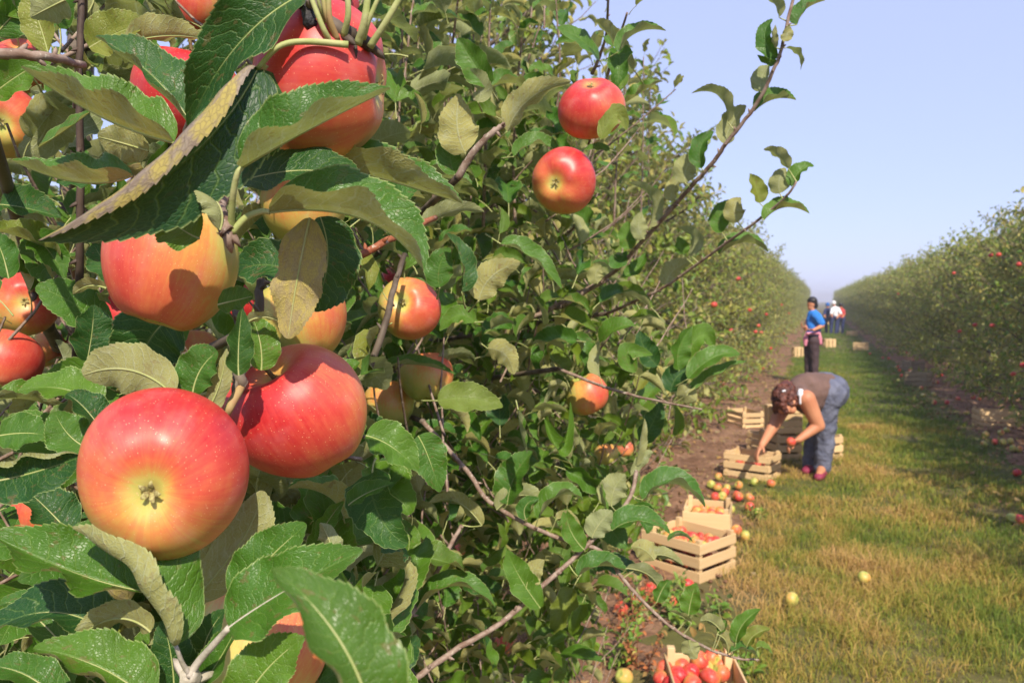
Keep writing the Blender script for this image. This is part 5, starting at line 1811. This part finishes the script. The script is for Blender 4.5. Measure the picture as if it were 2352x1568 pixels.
skin = [(hipC, .13, waist, .13), (waist, .125, chest, .13), (chest, .13, shC, .11), (shC, .09, neckp, .055), (neckp, .055, headc, .07), (headc, .093, W(1800, 930, -.44), .075),
        (shC, .08, shN, .075), (shC, .08, shF, .075), (shN, .078, elN, .055), (elN, .052, wrN, .030), (shF, .072, elF, .05), (elF, .048, wrF, .029),
        (hipL, .10, kneeN, .07), (kneeN, .065, ankN, .045), (hipR, .10, kneeF, .07), (kneeF, .065, ankF, .045), (ankN, .045, toeN, .03), (ankF, .045, toeF, .03),
        # face: nose, chin, ear
        (W(1808, 938, -.50), .018, W(1811, 944, -.53), .012), (W(1815, 936, -.44), .045, W(1818, 940, -.46), .04), (W(1823, 922, -.50), .018, W(1822, 927, -.51), .014)]
skin += hand_caps(wrN, (hdN - wrN), idir(-.2, -.7, .3), curl=.75, side=1)
skin += hand_caps(wrF, W(1737, 1041, -.5) - wrF, idir(.6, -.6, .1), curl=.35, side=-1)
flesh('body', skin, M_SKIN, wo, voxel=.008, smooth=2)
flesh('sleeveless_top', [(W(1893, 895, -.07), .158, waist, .152), (waist, .152, chest, .16), (chest, .158, W(1836, 899, -.28), .13), (W(1872, 915, -.16), .12, W(1853, 925, -.27), .11),
                         (shC, .10, W(1843, 905, -.41), .075), (shC, .1, W(1818, 908, -.2), .078)], M_TANK, wo, voxel=.011, smooth=5, rough_=(.022, .11))
flesh('jeans', [(W(1908, 898, .02), .165, W(1900, 905, -.14), .165), (W(1896, 892, -.05), .155, hipC, .16), (hipL, .14, kneeN, .086), (kneeN, .084, W(1889, 1070, -.1), .078), (hipR, .135, kneeF, .084), (kneeF, .082, W(1861, 1068, .12), .078),
                ], M_JEANS, wo, voxel=.011, smooth=3, rough_=(.03, .10))
flesh('bra_strap', [(W(1840, 893, -.44), .024, W(1838, 905, -.50), .026, .5), (W(1838, 905, -.50), .024, W(1838, 925, -.50), .02, .5)], M_WHITE, wo, voxel=.008, smooth=1)
flesh('waistband', [(W(1888, 861, -.06), .02, W(1876, 859, -.10), .018, .5)], M_REDC, wo, voxel=.008, smooth=1)
hair = [(W(1797, 928, -.53), .035, W(1803, 944, -.53), .022), (headc + vU * .02, .108, W(1793, 905, -.42), .075), (W(1815, 893, -.43), .045, W(1798, 890, -.45), .05), (W(1786, 915, -.42), .055, W(1786, 938, -.42), .04), (W(1800, 905, -.50), .05, W(1790, 930, -.48), .045),
        (W(1822, 900, -.40), .04, W(1806, 885, -.38), .05), (W(1780, 925, -.40), .03, W(1779, 946, -.41), .018), (W(1790, 898, -.47), .03, W(1808, 896, -.51), .03), (W(1785, 905, -.5), .03, W(1800, 918, -.54), .028)]
flesh('hair', hair, M_HAIR, wo, voxel=.007, smooth=1, rough_=(.035, .028))
flesh('hair_clip', [(W(1798, 898, -.545), .008, W(1803, 897, -.545), .008)], M_WHITE, wo, voxel=.004, smooth=0)
for nm, a, b in (('shoe', W(1890, 1084, -.10), W(1880, 1090, -.27)), ('shoe', W(1862, 1077, .12), W(1851, 1083, -.0))):
    a = Vector(a)
    b = Vector(b)
    a.z, b.z = .055, .045
    sh = flesh(nm, [(a, .052, b, .042, .8, Vector((0, 0, 1)))], M_SHOE, wo, voxel=.008, smooth=1)
    so_ = obj('sole', None, sh) if False else None
held = apple(W(1817, 1014, -.545), .04, (.2, .6, .6), 'apple held in the near hand of the bending woman', .62, (.3, .6, .5), 0, hi=False)

# --- the person in blue
D1 = 15.0


def S(x, y, dd=0.):
    return P(x, y, D1 + dd)


g1 = P(1861, 884, D1)
bz = g1.z
pe = empty('person', (g1.x, g1.y, 0))
tag(pe, 'person in a bright blue shirt, pink jumper round the waist, standing beyond the woman', 'person')
hd, nk, ch, ws, hp = S(1864, 699), S(1866, 716), S(1871, 735), S(1868, 758), S(1866, 775)
pskin = [(hd, .085, S(1862, 706, 0), .06), (S(1860, 703), .03, S(1856, 705), .014), (nk, .05, hd, .05), (nk, .055, ch, .1), (ch, .13, ws, .11), (ws, .11, hp, .12),
         (S(1876, 727, -.16), .055, S(1889, 748, -.2), .042), (S(1889, 748, -.2), .04, S(1868, 758, -.3), .028), (S(1866, 727, .16), .055, S(1852, 745, .1), .042), (S(1852, 745, .1), .04, S(1851, 757, -.1), .028),
         (S(1869, 785, -.08), .08, S(1872, 828, -.08), .055), (S(1872, 828, -.08), .05, S(1870, 874, -.08), .035), (S(1860, 785, .08), .08, S(1856, 828, .08), .055), (S(1856, 828, .08), .05, S(1856, 874, .08), .035)]
pskin += hand_caps(S(1868, 758, -.3), S(1856, 757, -.3) - S(1868, 758, -.3), (0, 0, 1), curl=.4)
pskin += hand_caps(S(1851, 757, -.1), S(1845, 752, -.1) - S(1851, 757, -.1), (0, 0, 1), curl=.4)
flesh('body', pskin, M_SKIN, pe, voxel=.012, smooth=1)
flesh('shirt', [(S(1868, 724), .11, ch, .15), (ch, .15, ws, .135), (ws, .135, S(1867, 770), .14), (S(1874, 725, -.14), .085, S(1885, 741, -.19), .075), (S(1868, 725, .14), .08, S(1858, 738, .14), .07)], M_BLUE, pe, voxel=.014, smooth=2, rough_=(.03, .09))
flesh('trousers', [(S(1867, 772), .14, S(1866, 784), .14), (S(1869, 785, -.08), .105, S(1872, 828, -.08), .075), (S(1872, 828, -.08), .073, S(1871, 872, -.08), .058), (S(1860, 785, .08), .105, S(1856, 828, .08), .073), (S(1856, 828, .08), .072, S(1857, 872, .08), .058)], M_PLUM, pe, voxel=.014, smooth=2, rough_=(.025, .09))
flesh('hair', [(S(1866, 692), .095, S(1870, 701), .075)], M_BLACKHAIR, pe, voxel=.012, smooth=1)
flesh('tied_jumper', [(S(1853, 767, -.1), .035, S(1850, 778, -.1), .05), (S(1850, 778, -.1), .05, S(1850, 792, -.1), .03), (S(1881, 764, -.1), .03, S(1883, 776, -.1), .04), (S(1883, 776, -.1), .04, S(1885, 789, -.1), .03),
                      (S(1855, 766, -.15), .03, S(1880, 765, -.16), .03)], M_PINK, pe, voxel=.014, smooth=1)
for x, dd in ((1868, -.08), (1853, .08)):
    a, b = S(x + 2, 880, dd), S(x - 7, 882, dd - .05)
    a.z = b.z = .05
    flesh('shoe', [(a, .05, b, .04)], M_NAVY, pe, voxel=.014, smooth=1)

# --- three distant pickers
D2 = 38.0


def T_(x, y, dd=0.):
    return P(x, y, D2 + dd)


def far_person(label, cloth, hairm, pts, trousers=M_NAVY, hat=None, leg=1):
    g_ = T_(pts['foot'][0], 757)
    t = empty('person', (g_.x, g_.y, 0))
    tag(t, label, 'person', 'distant pickers between the rows')
    q = {k: T_(*v) for k, v in pts.items()}
    f0 = Vector(q['foot'])
    f0.z = .05
    off = vR * .12
    caps = [(q['head'], .09, q['head'] - vU * .04, .075), (q['neck'], .05, q['head'], .05), (q['neck'], .07, q['chest'], .13), (q['chest'], .13, q['hip'], .12),
            (q['hip'] + off, .08, f0 + off, .04), (q['hip'] - off, .08, f0 - off, .04), (q['sh1'], .055, q['el1'], .045), (q['el1'], .042, q['ha1'], .03), (q['sh2'], .055, q['el2'], .045), (q['el2'], .042, q['ha2'], .03)]
    flesh('body', caps, M_SKIN, t, voxel=.018, smooth=1)
    flesh('shirt', [(q['neck'] * .6 + q['chest'] * .4, .13, q['chest'], .165), (q['chest'], .165, q['hip'], .15), (q['sh1'], .085, q['el1'], .07), (q['sh2'], .085, q['el2'], .07)], cloth, t, voxel=.02, smooth=2)
    flesh('trousers', [(q['hip'] - vR * .03, .15, q['hip'] + vR * .03, .15), (q['hip'] + off, .10, f0 + off, .065), (q['hip'] - off, .10, f0 - off, .065)], trousers, t, voxel=.02, smooth=2)
    flesh('cap' if hat else 'hair', [(q['head'] + vU * .04, .1, q['head'] + vU * .02, .1)], hat or hairm, t, voxel=.018, smooth=1)


far_person('distant picker in a white shirt and navy trousers in the middle of the group', M_WHITE, M_WHITE,
           dict(head=(1915, 697), neck=(1917, 705), chest=(1919, 714), hip=(1918, 727), foot=(1914, 757), sh1=(1925, 709, -.1), el1=(1931, 720, -.2), ha1=(1922, 731, -.4), sh2=(1912, 710, -.1), el2=(1909, 720, -.2), ha2=(1912, 728, -.4)), hat=M_WHITE)
far_person('distant picker in dark blue at the left of the group', M_NAVY, M_BLACKHAIR,
           dict(head=(1901, 701, .6), neck=(1901, 709, .6), chest=(1901, 717, .6), hip=(1902, 731, .6), foot=(1904, 757, .6), sh1=(1906, 713, .5), el1=(1909, 722, .4), ha1=(1905, 727, .2), sh2=(1896, 713, .6), el2=(1893, 722, .5), ha2=(1896, 729, .3)), hat=simple('blue_cap', (.02, .12, .4)))
far_person('distant picker in a red top at the right of the group, half in the leaves', M_REDC, M_BLACKHAIR,
           dict(head=(1931, 702, .5), neck=(1932, 709, .5), chest=(1933, 717, .5), hip=(1931, 731, .5), foot=(1929, 757, .5), sh1=(1937, 713, .5), el1=(1939, 722, .4), ha1=(1935, 729, .2), sh2=(1927, 713, .5), el2=(1925, 722, .3), ha2=(1923, 729, .1)), hat=None)
# ------------------------------------------------------------------ haze: one closed box of thin pale air around the whole place
hb = MB()
hb.box(0, 200, 3.0, 900, 1300, 8.1)
ht = NT('thin_haze')
hv = ht.n('ShaderNodeVolumePrincipled', {'Color': (.95, .93, .95), 'Density': .0022, 'Anisotropy': .2})
ht.t.links.new(hv.outputs[0], ht.out.inputs['Volume'])
hz = obj('haze', hb.mesh('haze', [ht.m], smooth=False))
tag(hz, 'thin late summer haze over the orchard', kind='stuff')
